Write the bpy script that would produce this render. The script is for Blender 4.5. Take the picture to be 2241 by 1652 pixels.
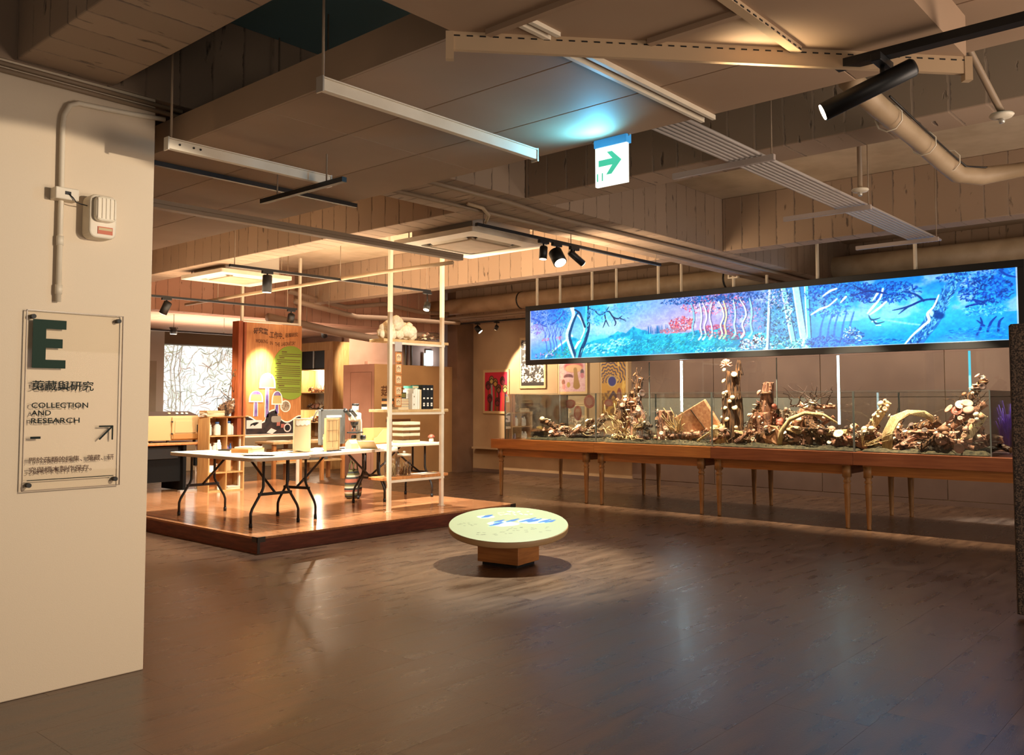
import bpy, bmesh, math, random
import numpy as np
from mathutils import Vector, Matrix
R = math.radians
rnd = random.Random(7)
for o in list(bpy.data.objects): bpy.data.objects.remove(o)
sc = bpy.context.scene
COL = sc.collection

# ------------------------------------------------------------------ camera
F_PX, YAW, EYE = 1905.0, 41.5, 1.5
cd = bpy.data.cameras.new('camera'); cam = bpy.data.objects.new('camera', cd); COL.objects.link(cam)
cd.sensor_fit = 'HORIZONTAL'; cd.sensor_width = 36.0; cd.lens = F_PX / 2241 * 36.0
cd.shift_y = -48 / 2241; cd.clip_start = 0.05; cd.clip_end = 100
cam.location = (0, 0, EYE)
cam.rotation_euler = (R(90) + math.atan(102 / F_PX), 0, R(YAW - 90))
sc.camera = cam
sc.view_settings.view_transform = 'Standard'; sc.view_settings.look = 'None'
sc.view_settings.gamma = 1.0; sc.view_settings.use_curve_mapping = False
sc.view_settings.exposure = 1.0
sc.cycles.max_bounces = 7; sc.cycles.diffuse_bounces = 3; sc.cycles.glossy_bounces = 3
sc.cycles.transparent_max_bounces = 14; sc.cycles.transmission_bounces = 4
sc.cycles.sample_clamp_indirect = 4.0; sc.cycles.caustics_reflective = False; sc.cycles.caustics_refractive = False
sc.cycles.use_denoising = True

# ------------------------------------------------------------------ world (dim teal hall around the room)
w = bpy.data.worlds.new('hall'); sc.world = w; w.use_nodes = True
w.node_tree.nodes['Background'].inputs[0].default_value = (0.36, 0.46, 0.50, 1)
w.node_tree.nodes['Background'].inputs[1].default_value = 0.07

# ------------------------------------------------------------------ lights
WARM = (1.0, 0.75, 0.50); SOFT = (1.0, 0.80, 0.58); COOL = (0.72, 0.90, 1.0); NEUT = (1.0, 0.93, 0.78)
def aim(o, tgt):
    d = Vector(tgt) - o.location
    o.rotation_euler = d.to_track_quat('-Z', 'Y').to_euler()
def spot(name, loc, tgt, power, col=WARM, ang=50, blend=.35, rad=.03):
    l = bpy.data.lights.new(name, 'SPOT'); l.energy = power; l.color = col
    l.spot_size = R(ang); l.spot_blend = blend; l.shadow_soft_size = rad
    o = bpy.data.objects.new(name, l); COL.objects.link(o); o.location = loc; aim(o, tgt); return o
def area(name, loc, tgt, power, sx, sy, col=WARM):
    l = bpy.data.lights.new(name, 'AREA'); l.energy = power; l.color = col; l.shape = 'RECTANGLE'; l.size = sx; l.size_y = sy
    o = bpy.data.objects.new(name, l); COL.objects.link(o); o.location = loc; aim(o, tgt); return o
def point(name, loc, power, col=WARM, rad=.05):
    l = bpy.data.lights.new(name, 'POINT'); l.energy = power; l.color = col; l.shadow_soft_size = rad
    o = bpy.data.objects.new(name, l); COL.objects.link(o); o.location = loc; return o
# column key (from the track spot at upper right)
spot('column_spot_light', (3.10, 1.26, 2.56), (1.85, 4.85, 1.15), 165, (1, .83, .63), 53, .06, .025)
# added fill lights without fixtures, soft light to brighten ceiling, floor and walls
area('added_fill_light', (4.7, -2.2, 1.4), (4.6, 4.2, 3.0), 70, 2.2, 1.6, (1, .80, .64))
area('added_fill_light', (-0.6, -1.0, 1.2), (6.0, 6.0, .8), 14, 2.0, 1.2, (1, .78, .6))
area('added_fill_light', (8.6, -1.7, 1.2), (8.4, 3.4, 3.5), 34, 2.0, 1.2, (1, .84, .70))
area('added_wall_fill_light', (12.75, 5.2, 3.1), (13.75, 5.2, 1.2), 60, 7.5, .12, (1, .80, .62))  # added strip, only brightens the wall behind the cases
area('added_low_fill_light', (12.9, 5.2, 2.2), (13.4, 5.2, 0), 14, 7.5, .2, (1, .78, .6))  # added fill for the lower wall behind the tables
area('added_down_fill_light', (6.9, 3.0, 3.2), (6.9, 3.0, 0), 5, 5.0, 2.6, (1, .80, .62))  # added overhead fill, no lamp modelled here
area('added_down_fill_light', (11.0, 11.5, 3.1), (11.0, 11.5, 0), 25, 2.5, 2.5, (1, .76, .54))
# lab platform spots
spot('lab_spot_light', (5.58, 8.69, 2.72), (5.9, 9.3, 0.2), 280, NEUT, 105, .5, .04)
spot('lab_spot_light', (6.9, 8.69, 2.90), (7.0, 10.2, 0.5), 280, NEUT, 110, .5, .04)
spot('lab_spot_light', (8.10, 8.69, 2.72), (7.55, 9.0, 0.3), 230, NEUT, 95, .5, .04)
spot('shelf_spot_light', (6.6, 5.6, 2.9), (7.5, 8.6, 1.2), 170, NEUT, 50, .5, .04)
spot('lab_back_spot_light', (6.2, 11.62, 2.75), (6.6, 12.9, 0.6), 120, NEUT, 100, .5, .05)
spot('poster_spot_light', (7.72, 11.25, 2.78), (7.62, 12.05, 1.98), 400, (1, .94, .62), 34, 1.0, .04)
spot('lab_back_spot_light', (9.0, 12.6, 2.8), (9.4, 14.2, 0.6), 150, WARM, 105, .6, .06)
# round table projector
spot('projector_light', (6.70, 5.46, 2.88), (6.12, 5.46, 0.3), 620, (.96, .98, .80), 66, .75, .010)
# added area lights aimed up, standing in for bounce onto the slab
area('added_bounce_light', (7.0, 9.3, 2.6), (7.0, 9.31, 3.9), 90, 3.8, 4.5, WARM)
area('added_bounce_light', (7.6, 6.4, 2.7), (8.2, 6.5, 3.6), 34, 2.4, 1.2, WARM)
area('added_bounce_light', (8.5, 14.8, 2.2), (8.5, 14.6, 3.2), 45, 3.0, 2.0, (1, .72, .52))
# poster wall, partition
spot('wall_spot_light', (12.6, 12.35, 3.02), (13.75, 11.0, 1.25), 260, (1,.80,.54), 76, .2, .03)
spot('partition_spot_light', (12.3, 14.7, 2.95), (12.9, 16.0, 2.35), 110, (1, .86, .62), 70, .4, .04)
spot('partition_spot_light', (10.6, 11.8, 2.9), (11.7, 13.5, 1.3), 55, WARM, 70, .6, .05)
# display case
for i, y in enumerate((8.3, 6.9, 5.5, 4.1, 2.9)):
    spot('case_spot_light', (10.30, y, 3.10), (11.0, y - .1, 1.0), 330, (1, .80, .55), 58, .5, .02)
# right end, cool lamp behind the case and added blue spot imitating a floor reflection
spot('cool_floor_light', (12.4, 2.3, 2.7), (11.9, 2.45, 0), 260, (.72, .88, 1), 44, .6, .05)
spot('added_blue_reflection_light', (4.6, .2, 2.6), (3.9, 0.75, 0), 90, (.08, .34, 1), 46, .8, .05)
# added upward spot without fixture, making a warm glow on the ceiling frame
spot('added_frame_glow_light', (2.98, 1.46, 2.56), (3.0, 1.40, 3.0), 7.0, (1, .78, .48), 110, .9, .05)

# ------------------------------------------------------------------ helpers
def lin(c):
    r = []
    for v in c[:3]:
        v = v / 255.0
        r.append(v / 12.92 if v <= .04045 else ((v + .055) / 1.055) ** 2.4)
    return tuple(r) + (1.0,)
MATS = {}
def _nodes(name):
    m = bpy.data.materials.new(name); m.use_nodes = True
    nt = m.node_tree; b = nt.nodes['Principled BSDF']; MATS[name] = m
    return m, nt, b
def mat(name, col, rough=.5, metal=0., col2=None, scale=6., stretch=(1, 1, 1), bump=0., bscale=60., spec=.5, emit=0., detail=4., rvar=0., coat=0., lo=.35, hi=.65):
    if name in MATS: return MATS[name]
    m, nt, b = _nodes(name); N = nt.nodes; L = nt.links
    b.inputs['Base Color'].default_value = lin(col); b.inputs['Roughness'].default_value = rough
    b.inputs['Metallic'].default_value = metal; b.inputs['Specular IOR Level'].default_value = spec
    b.inputs['Coat Weight'].default_value = coat; b.inputs['Coat Roughness'].default_value = .2
    if col2 or bump or rvar:
        tc = N.new('ShaderNodeTexCoord'); oi = N.new('ShaderNodeObjectInfo')
        mul = N.new('ShaderNodeMath'); mul.operation = 'MULTIPLY'; mul.inputs[1].default_value = 37.0
        L.new(oi.outputs['Random'], mul.inputs[0])
        ad = N.new('ShaderNodeVectorMath'); ad.operation = 'ADD'
        L.new(tc.outputs['Object'], ad.inputs[0]); L.new(mul.outputs[0], ad.inputs[1])
        mp = N.new('ShaderNodeMapping'); mp.inputs['Scale'].default_value = stretch
        L.new(ad.outputs[0], mp.inputs[0])
        nz = N.new('ShaderNodeTexNoise'); nz.inputs['Scale'].default_value = scale; nz.inputs['Detail'].default_value = detail
        L.new(mp.outputs[0], nz.inputs['Vector'])
        if col2:
            rp = N.new('ShaderNodeValToRGB'); rp.color_ramp.elements[0].color = lin(col); rp.color_ramp.elements[1].color = lin(col2)
            rp.color_ramp.elements[0].position = lo; rp.color_ramp.elements[1].position = hi
            L.new(nz.outputs[0], rp.inputs[0]); L.new(rp.outputs[0], b.inputs['Base Color'])
        if rvar:
            mr = N.new('ShaderNodeMapRange'); mr.inputs[1].default_value = .3; mr.inputs[2].default_value = .7
            mr.inputs[3].default_value = rough - rvar; mr.inputs[4].default_value = rough + rvar
            L.new(nz.outputs[0], mr.inputs[0]); L.new(mr.outputs[0], b.inputs['Roughness'])
        if bump:
            n2 = N.new('ShaderNodeTexNoise'); n2.inputs['Scale'].default_value = bscale; n2.inputs['Detail'].default_value = 3
            L.new(mp.outputs[0], n2.inputs['Vector'])
            bp = N.new('ShaderNodeBump'); bp.inputs['Strength'].default_value = bump; bp.inputs['Distance'].default_value = .01
            L.new(n2.outputs[0], bp.inputs['Height']); L.new(bp.outputs[0], b.inputs['Normal'])
    if emit:
        b.inputs['Emission Color'].default_value = lin(col); b.inputs['Emission Strength'].default_value = emit
    return m
def mat_board(name, axis, col, col2, dark, width=.17):
    """board-marked concrete: tone per board, dark seams, stains"""
    if name in MATS: return MATS[name]
    m, nt, b = _nodes(name); N = nt.nodes; L = nt.links
    b.inputs['Roughness'].default_value = .85
    tc = N.new('ShaderNodeTexCoord'); sp = N.new('ShaderNodeSeparateXYZ'); L.new(tc.outputs['Object'], sp.inputs[0])
    nz = N.new('ShaderNodeTexNoise'); nz.inputs['Scale'].default_value = 5.5; nz.inputs['Detail'].default_value = 6; nz.inputs['Roughness'].default_value = .65
    L.new(tc.outputs['Object'], nz.inputs['Vector'])
    a = N.new('ShaderNodeMath'); a.operation = 'MULTIPLY_ADD'; a.inputs[1].default_value = 1 / width
    sub = N.new('ShaderNodeMath'); sub.operation = 'MULTIPLY'; sub.inputs[1].default_value = .22
    L.new(nz.outputs[0], sub.inputs[0]); L.new(sp.outputs[axis], a.inputs[0]); L.new(sub.outputs[0], a.inputs[2])
    fr = N.new('ShaderNodeMath'); fr.operation = 'FRACT'; L.new(a.outputs[0], fr.inputs[0])
    fl = N.new('ShaderNodeMath'); fl.operation = 'FLOOR'; L.new(a.outputs[0], fl.inputs[0])
    wn = N.new('ShaderNodeTexWhiteNoise'); wn.noise_dimensions = '1D'; L.new(fl.outputs[0], wn.inputs['W'])
    mx = N.new('ShaderNodeMix'); mx.data_type = 'RGBA'; mx.inputs[6].default_value = lin(col); mx.inputs[7].default_value = lin(col2)
    L.new(wn.outputs[0], mx.inputs[0])
    n3 = N.new('ShaderNodeTexNoise'); n3.inputs['Scale'].default_value = 16; n3.inputs['Detail'].default_value = 6
    mp = N.new('ShaderNodeMapping'); mp.inputs['Scale'].default_value = ((.35 if axis else 1), (1 if axis else .35), .3); L.new(tc.outputs['Object'], mp.inputs[0]); L.new(mp.outputs[0], n3.inputs['Vector'])
    st = N.new('ShaderNodeMapRange'); st.inputs[1].default_value = .66; st.inputs[2].default_value = .74; st.inputs[3].default_value = 0; st.inputs[4].default_value = .75
    L.new(n3.outputs[0], st.inputs[0])
    ln = N.new('ShaderNodeMapRange'); ln.inputs[1].default_value = .0; ln.inputs[2].default_value = .09; ln.inputs[3].default_value = .9; ln.inputs[4].default_value = 0
    L.new(fr.outputs[0], ln.inputs[0])
    nl = N.new('ShaderNodeMath'); nl.operation = 'MULTIPLY'; L.new(ln.outputs[0], nl.inputs[0])
    n4 = N.new('ShaderNodeMapRange'); n4.inputs[1].default_value = .35; n4.inputs[2].default_value = .6; L.new(nz.outputs[0], n4.inputs[0]); L.new(n4.outputs[0], nl.inputs[1])
    mxx = N.new('ShaderNodeMath'); mxx.operation = 'MAXIMUM'; L.new(nl.outputs[0], mxx.inputs[0]); L.new(st.outputs[0], mxx.inputs[1])
    m2 = N.new('ShaderNodeMix'); m2.data_type = 'RGBA'; m2.inputs[7].default_value = lin(dark)
    L.new(mxx.outputs[0], m2.inputs[0]); L.new(mx.outputs[2], m2.inputs[6]); L.new(m2.outputs[2], b.inputs['Base Color'])
    bp = N.new('ShaderNodeBump'); bp.invert = True; bp.inputs['Strength'].default_value = .7; bp.inputs['Distance'].default_value = .02
    L.new(mxx.outputs[0], bp.inputs['Height']); L.new(bp.outputs[0], b.inputs['Normal'])
    return m
def mat_glass(name, tint=(235, 245, 240), fac=.9, rough=0.0):
    if name in MATS: return MATS[name]
    m, nt, b = _nodes(name); N = nt.nodes; L = nt.links; N.remove(b)
    out = N['Material Output']; tr = N.new('ShaderNodeBsdfTransparent'); tr.inputs[0].default_value = lin(tint)
    gl = N.new('ShaderNodeBsdfGlossy'); gl.inputs['Roughness'].default_value = rough
    fr = N.new('ShaderNodeFresnel'); fr.inputs[0].default_value = 1.48
    mu = N.new('ShaderNodeMath'); mu.operation = 'MULTIPLY'; mu.inputs[1].default_value = fac
    mx = N.new('ShaderNodeMixShader'); L.new(fr.outputs[0], mu.inputs[0]); L.new(mu.outputs[0], mx.inputs[0])
    L.new(tr.outputs[0], mx.inputs[1]); L.new(gl.outputs[0], mx.inputs[2]); L.new(mx.outputs[0], out.inputs[0])
    return m
def mat_print(name, rough=.6, emit=0.):
    if name in MATS: return MATS[name]
    m, nt, b = _nodes(name); at = nt.nodes.new('ShaderNodeAttribute'); at.attribute_name = 'Col'
    b.inputs['Roughness'].default_value = rough
    if emit:
        b.inputs['Base Color'].default_value = (0.01, .01, .01, 1)
        nt.links.new(at.outputs['Color'], b.inputs['Emission Color']); b.inputs['Emission Strength'].default_value = emit
    else: nt.links.new(at.outputs['Color'], b.inputs['Base Color'])
    return m
def mat_glow(name, col, s):
    if name in MATS: return MATS[name]
    m, nt, b = _nodes(name); b.inputs['Base Color'].default_value = lin(col)
    b.inputs['Emission Color'].default_value = lin(col); b.inputs['Emission Strength'].default_value = s
    return m

def tag(o, label=None, cat=None, group=None, kind=None):
    if label: o['label'] = label
    if cat: o['category'] = cat
    if group: o['group'] = group
    if kind: o['kind'] = kind
    return o
def thing(name, label, cat, loc=(0, 0, 0), rz=0, group=None):
    o = bpy.data.objects.new(name, None); COL.objects.link(o); o.empty_display_size = .1
    o.location = loc; o.rotation_euler = (0, 0, R(rz)); return tag(o, label, cat, group)
def link(name, me, parent=None, m=None, smooth=False):
    if m is not None and len(me.materials) == 0: me.materials.append(m)
    if smooth:
        for p in me.polygons: p.use_smooth = True
    o = bpy.data.objects.new(name, me); COL.objects.link(o)
    if parent: o.parent = parent
    return o
class MB:
    def __init__(s): s.v = []; s.f = []
    def add(s, v, f):
        n = len(s.v); s.v += [tuple(x) for x in v]; s.f += [tuple(i + n for i in q) for q in f]; return s
    def box(s, x0, x1, y0, y1, z0, z1):
        return s.add([(x0, y0, z0), (x1, y0, z0), (x1, y1, z0), (x0, y1, z0), (x0, y0, z1), (x1, y0, z1), (x1, y1, z1), (x0, y1, z1)],
                     [(3, 2, 1, 0), (4, 5, 6, 7), (0, 1, 5, 4), (1, 2, 6, 5), (2, 3, 7, 6), (3, 0, 4, 7)])
    def tube(s, pts, r, seg=8, cap=True):
        pts = [Vector(p) for p in pts]; n = len(pts); rs = r if isinstance(r, (list, tuple)) else [r] * n
        rings = []; up = None
        for i, p in enumerate(pts):
            d = (pts[min(i + 1, n - 1)] - pts[max(i - 1, 0)]).normalized()
            if up is None: up = Vector((0, 0, 1)) if abs(d.z) < .9 else Vector((1, 0, 0))
            a = d.cross(up)
            if a.length < 1e-5: a = d.cross(Vector((0, 1, 0)))
            a.normalize(); b = a.cross(d).normalized(); up = b
            rings.append([p + (a * math.cos(2 * math.pi * k / seg) + b * math.sin(2 * math.pi * k / seg)) * rs[i] for k in range(seg)])
        v = [q for rg in rings for q in rg]; f = []
        for i in range(n - 1):
            for k in range(seg):
                f.append((i * seg + k, i * seg + (k + 1) % seg, (i + 1) * seg + (k + 1) % seg, (i + 1) * seg + k))
        if cap: f.append(tuple(range(seg))[::-1]); f.append(tuple((n - 1) * seg + k for k in range(seg)))
        return s.add(v, f)
    def lathe(s, prof, c=(0, 0, 0), seg=20):
        v = []; f = []
        for r, z in prof:
            for k in range(seg):
                a = 2 * math.pi * k / seg; v.append((c[0] + r * math.cos(a), c[1] + r * math.sin(a), c[2] + z))
        for i in range(len(prof) - 1):
            for k in range(seg):
                f.append((i * seg + k, i * seg + (k + 1) % seg, (i + 1) * seg + (k + 1) % seg, (i + 1) * seg + k))
        f.append(tuple(range(seg))[::-1]); f.append(tuple((len(prof) - 1) * seg + k for k in range(seg)))
        return s.add(v, f)
    def prism(s, poly, a, b, fn):
        """poly 2-D, extruded from a to b; fn(u, v, w) -> point"""
        n = len(poly); v = [fn(u, w_, a) for u, w_ in poly] + [fn(u, w_, b) for u, w_ in poly]
        return s.add(v, [tuple(range(n)), tuple(range(2 * n - 1, n - 1, -1))] + [(i, i + n, (i + 1) % n + n, (i + 1) % n) for i in range(n)])
    def mesh(s, name, bev=0., seg=2):
        me = bpy.data.meshes.new(name); me.from_pydata(s.v, [], s.f); me.update()
        bm = bmesh.new(); bm.from_mesh(me)
        bmesh.ops.recalc_face_normals(bm, faces=bm.faces)
        if bev: bmesh.ops.bevel(bm, geom=[e for e in bm.edges if e.calc_face_angle(0) > .6], offset=bev, segments=seg, affect='EDGES', profile=.5)
        bm.to_mesh(me); bm.free(); return me
    def build(s, name, m, parent=None, bev=0., smooth=False):
        return link(name, s.mesh(name, bev), parent, m, smooth)
def box(name, x0, x1, y0, y1, z0, z1, m, parent=None, bev=0.):
    return MB().box(x0, x1, y0, y1, z0, z1).build(name, m, parent, bev)
def tube(name, pts, r, m, parent=None, seg=8, smooth=True):
    return MB().tube(pts, r, seg).build(name, m, parent, 0, smooth)
def struct(o): o['kind'] = 'structure'; return o
def rrect(x0, x1, y0, y1, r, n=5):
    p = []
    for cx, cy, a0 in ((x1 - r, y1 - r, 0), (x0 + r, y1 - r, 90), (x0 + r, y0 + r, 180), (x1 - r, y0 + r, 270)):
        for i in range(n + 1):
            a = R(a0 + 90 * i / n); p.append((cx + r * math.cos(a), cy + r * math.sin(a)))
    return p
XY = lambda u, v, w: (u, v, w)
XZ = lambda u, v, w: (u, w, v)      # plane facing -Y
def YZ(u, v, w): return (w, -u, v)  # plane facing -X, u runs to -Y

# text as flat raised lettering fitted in a rectangle
def text_geo(body, bold=0.):
    c = bpy.data.curves.new('text', 'FONT'); c.body = body; c.size = 1; c.offset = bold; c.resolution_u = 3; c.extrude = 0
    o = bpy.data.objects.new('text', c); COL.objects.link(o)
    dg = bpy.context.evaluated_depsgraph_get(); me = bpy.data.meshes.new_from_object(o.evaluated_get(dg))
    v = [(p.co.x, p.co.y) for p in me.vertices]; f = [tuple(p.vertices) for p in me.polygons]
    bpy.data.objects.remove(o); bpy.data.curves.remove(c); bpy.data.meshes.remove(me)
    return v, f
def text(name, body, u0, u1, v0, v1, fn, w, m, parent, bold=0., warp=None):
    v, f = text_geo(body, bold)
    if not v: return None
    xs = [p[0] for p in v]; ys = [p[1] for p in v]; a, b, c, d = min(xs), max(xs), min(ys), max(ys)
    pts = []
    for x, y in v:
        uu = u0 + (x - a) / (b - a) * (u1 - u0); vv = v0 + (y - c) / max(d - c, 1e-6) * (v1 - v0)
        if warp: vv += warp((x - a) / (b - a))
        pts.append(fn(uu, vv, w))
    me = bpy.data.meshes.new(name); me.from_pydata(pts, [], f); me.update()
    return link(name, me, parent, m)

# painted prints: numpy raster -> colour attribute on a grid
def fbm(ny, nx, fy, fx, octv=4, seed=0, gain=.5):
    g = np.random.default_rng(seed); out = np.zeros((ny, nx)); amp = 1; tot = 0
    for o in range(octv):
        cy, cx = int(fy * 2 ** o) + 3, int(fx * 2 ** o) + 3; G = g.random((cy, cx))
        y = np.linspace(0, fy * 2 ** o, ny); x = np.linspace(0, fx * 2 ** o, nx)
        iy = y.astype(int); ix = x.astype(int); ty = (y - iy)[:, None]; tx = (x - ix)[None, :]
        ty = ty * ty * (3 - 2 * ty); tx = tx * tx * (3 - 2 * tx)
        a = G[iy][:, ix]; b = G[iy][:, ix + 1]; c = G[iy + 1][:, ix]; d = G[iy + 1][:, ix + 1]
        out += amp * ((a * (1 - tx) + b * tx) * (1 - ty) + (c * (1 - tx) + d * tx) * ty); tot += amp; amp *= gain
    return out / tot
def blend(img, mask, col):
    mk = np.clip(mask, 0, 1)[..., None]; img[:] = img * (1 - mk) + np.array(col, float) * mk
def ss(a, b, x): t = np.clip((x - a) / (b - a), 0, 1); return t * t * (3 - 2 * t)
def stroke(img, pts, wd, col, soft=1.0, alpha=1.0, asp=1.0):
    """pts in pixels of the raster; wd half width (or list)"""
    ny, nx = img.shape[:2]; wd = wd if isinstance(wd, (list, tuple)) else [wd] * len(pts)
    for (x0, y0), (x1, y1), a, b in zip(pts[:-1], pts[1:], wd[:-1], wd[1:]):
        m = max(a, b) + soft + 1; X0, X1 = int(max(0, min(x0, x1) - m)), int(min(nx, max(x0, x1) + m + 1)); Y0, Y1 = int(max(0, min(y0, y1) - m)), int(min(ny, max(y0, y1) + m + 1))
        if X1 <= X0 or Y1 <= Y0: continue
        yy, xx = np.mgrid[Y0:Y1, X0:X1]; dx, dy = x1 - x0, y1 - y0; L2 = dx * dx + dy * dy + 1e-6
        t = np.clip(((xx - x0) * dx + (yy - y0) * dy) / L2, 0, 1); d = np.hypot(xx - x0 - t * dx, yy - y0 - t * dy) - (a + (b - a) * t)
        blend(img[Y0:Y1, X0:X1], (1 - ss(-soft * .5, soft * .5, d)) * alpha, col)
def ellipse(img, cx, cy, rx, ry, col, soft=.15, alpha=1.):
    ny, nx = img.shape[:2]; yy, xx = np.mgrid[0:ny, 0:nx]; d = np.hypot((xx - cx) / rx, (yy - cy) / ry)
    blend(img, (1 - ss(1 - soft, 1 + soft, d)) * alpha, col)
def srgb_lin(a): a = np.clip(a, 0, 255) / 255.; return np.where(a <= .04045, a / 12.92, ((a + .055) / 1.055) ** 2.4)
def canvas(name, img, u0, u1, v0, v1, fn, w, m, parent=None):
    ny, nx = img.shape[:2]; U, V = np.meshgrid(np.linspace(u0, u1, nx), np.linspace(v1, v0, ny))
    P = fn(U, V, np.full_like(U, w)); co = np.stack([np.broadcast_to(q, U.shape) for q in P], -1).reshape(-1, 3)
    me = bpy.data.meshes.new(name); idx = np.arange(nx * ny).reshape(ny, nx)
    q = np.stack([idx[1:, :-1], idx[1:, 1:], idx[:-1, 1:], idx[:-1, :-1]], -1).reshape(-1, 4); nf = len(q)
    me.vertices.add(nx * ny); me.vertices.foreach_set('co', co.astype(np.float32).ravel())
    me.loops.add(nf * 4); me.loops.foreach_set('vertex_index', q.astype(np.int32).ravel())
    me.polygons.add(nf); me.polygons.foreach_set('loop_start', np.arange(0, nf * 4, 4, dtype=np.int32))
    me.update(calc_edges=True); me.validate()
    at = me.color_attributes.new('Col', 'FLOAT_COLOR', 'POINT'); c = np.ones((nx * ny, 4), np.float32); c[:, :3] = srgb_lin(img).reshape(-1, 3)
    at.data.foreach_set('color', c.ravel())
    return link(name, me, parent, m)

# ------------------------------------------------------------------ materials
m_plaster = mat('column_paint', (226, 208, 182), .75, bump=.12, bscale=240)
m_walltan = mat('tan_wall_paint', (190, 160, 124), .8, col2=(176, 146, 112), scale=1.5, bump=.05)
m_wallbrown = mat('brown_wall_paint', (104, 82, 70), .55, col2=(120, 96, 82), scale=1.2)
m_wallgrey = mat('grey_wall_paint', (150, 146, 134), .7, col2=(138, 134, 122), scale=2)
m_wallpink = mat('rose_wall_paint', (196, 150, 130), .8, col2=(182, 138, 118), scale=2)
m_slab = mat('slab_paint', (196, 176, 150), .9, col2=(176, 156, 130), scale=3, bump=.1, bscale=30)
m_beamY = mat_board('board_marked_concrete_lengthwise', 1, (158, 134, 112), (170, 145, 122), (58, 46, 38), .21)
m_beamX = mat_board('board_marked_concrete_crosswise', 0, (150, 128, 108), (164, 140, 118), (58, 46, 38), .21)
m_ceil = mat('ceiling_board_paint', (172, 144, 118), .7, col2=(162, 134, 108), scale=1.2)
m_chan = mat('tan_channel_steel', (196, 168, 134), .5)
m_whitemetal = mat('cream_painted_metal', (234, 222, 200), .45, col2=(222, 208, 184), scale=5)
m_alu = mat('brushed_aluminium', (205, 200, 190), .35, .6)
m_black = mat('black_enamel', (22, 22, 22), .45)
m_blackm = mat('dark_gunmetal', (46, 42, 40), .4, .3)
m_pipe = mat('beige_pipe_paint', (190, 164, 132), .55, col2=(172, 146, 114), scale=4)
m_conduit = mat('taupe_conduit', (150, 128, 104), .5)
m_floor = mat('vinyl_wood_floor', (60, 43, 32), .30, col2=(98, 74, 56), scale=3.4, stretch=(.6, 3.2, 1), bump=.12, bscale=80, spec=.5, rvar=.05, detail=8, coat=.10, lo=.3, hi=.7)
m_floorgap = mat('floor_joint', (40, 33, 28), .6)
m_plank = mat('platform_laminate', (176, 118, 78), .15, col2=(194, 138, 96), scale=5, stretch=(9, .7, 1), bump=.015, bscale=60, spec=.5, detail=6)
m_fascia = mat('platform_edge_wood', (126, 66, 44), .45, col2=(100, 50, 34), scale=5, stretch=(1, 1, 8), bump=.1)
m_corner = mat('corner_cap', (66, 56, 48), .5)
m_honey = mat('honey_wood', (186, 120, 58), .4, col2=(160, 98, 46), scale=5, stretch=(1, .5, 9), bump=.05, bscale=80, coat=.2)
m_leg = mat('turned_leg_wood', (176, 128, 76), .45, col2=(150, 104, 58), scale=7, stretch=(4, 4, .8))
m_oak = mat('light_oak', (206, 160, 102), .5, col2=(188, 140, 84), scale=5, stretch=(6, 6, .7))
m_orangewood = mat('orange_wood', (204, 138, 80), .5, col2=(184, 118, 64), scale=5, stretch=(6, 6, .8))
m_birch = mat('birch_ply', (206, 172, 122), .55, col2=(194, 158, 108), scale=5, stretch=(3, 3, 1))
m_tabletop = mat('moulded_white_plastic', (238, 226, 204), .5)
m_white = mat('white_paper', (244, 238, 222), .8)
m_cream = mat('cream_paper', (214, 192, 150), .8)
m_card = mat('brown_cardboard', (206, 152, 92), .8, col2=(192, 138, 80), scale=6)
m_greymon = mat('grey_plastic', (92, 92, 90), .5)
m_tan = mat('tan_enamel', (206, 168, 116), .45)
m_darkwood = mat('black_desk_board', (18, 16, 15), .85, spec=.15)
m_glass = mat_glass('clear_glass', (253, 255, 254), .9)
m_gedge = mat('glass_edge', (150, 214, 214), .15, spec=.6)
m_acryl = mat_glass('clear_acrylic', (254, 253, 250), .8, .03)
m_bark = mat('dark_bark', (38, 24, 16), .9, col2=(126, 90, 58), scale=14, stretch=(3, 3, .5), bump=.9, bscale=30, lo=.40, hi=.62)
m_barkr = mat('rosy_bark', (176, 128, 100), .9, col2=(84, 52, 40), scale=13, stretch=(2, 2, .5), bump=.9, bscale=30, lo=.42, hi=.62)
m_barkg = mat('grey_bark', (150, 136, 116), .9, col2=(70, 60, 52), scale=10, stretch=(3, 3, .6), bump=.9, bscale=30)
m_straw = mat('pale_stripped_wood', (226, 204, 156), .8, col2=(176, 146, 96), scale=16, stretch=(4, 4, .5), bump=.6, bscale=40)
m_cutwood = mat('cut_wood', (210, 160, 120), .8, col2=(178, 120, 86), scale=8, stretch=(1, 4, 4))
m_moss = mat('forest_moss', (34, 33, 20), .95, col2=(84, 76, 52), scale=22, bump=1, bscale=60)
m_mu = [mat('cream_mushroom', (244, 232, 206), .6, col2=(226, 206, 170), scale=30), mat('brown_mushroom', (160, 118, 82), .6, col2=(118, 80, 54), scale=30),
        mat('rust_mushroom', (160, 84, 60), .5, col2=(120, 56, 40), scale=30), mat('rose_mushroom', (214, 172, 150), .6, col2=(188, 140, 120), scale=30), mat('dark_mushroom', (76, 56, 46), .6)]
m_fabricp = mat('speckled_carpet', (40, 32, 28), .95, col2=(104, 84, 68), scale=110, detail=2, bump=.6, bscale=160, lo=.45, hi=.6)
m_dgreen = mat('dark_green_vinyl', (14, 46, 32), .6, spec=.2)
m_ink = mat('dark_green_ink', (14, 26, 22), .6, spec=.2)
m_brownink = mat('brown_ink', (92, 62, 40), .6)
m_print = mat_print('printed_paper', .55)
m_soil = mat('black_rubber', (20, 20, 20), .6)

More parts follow.
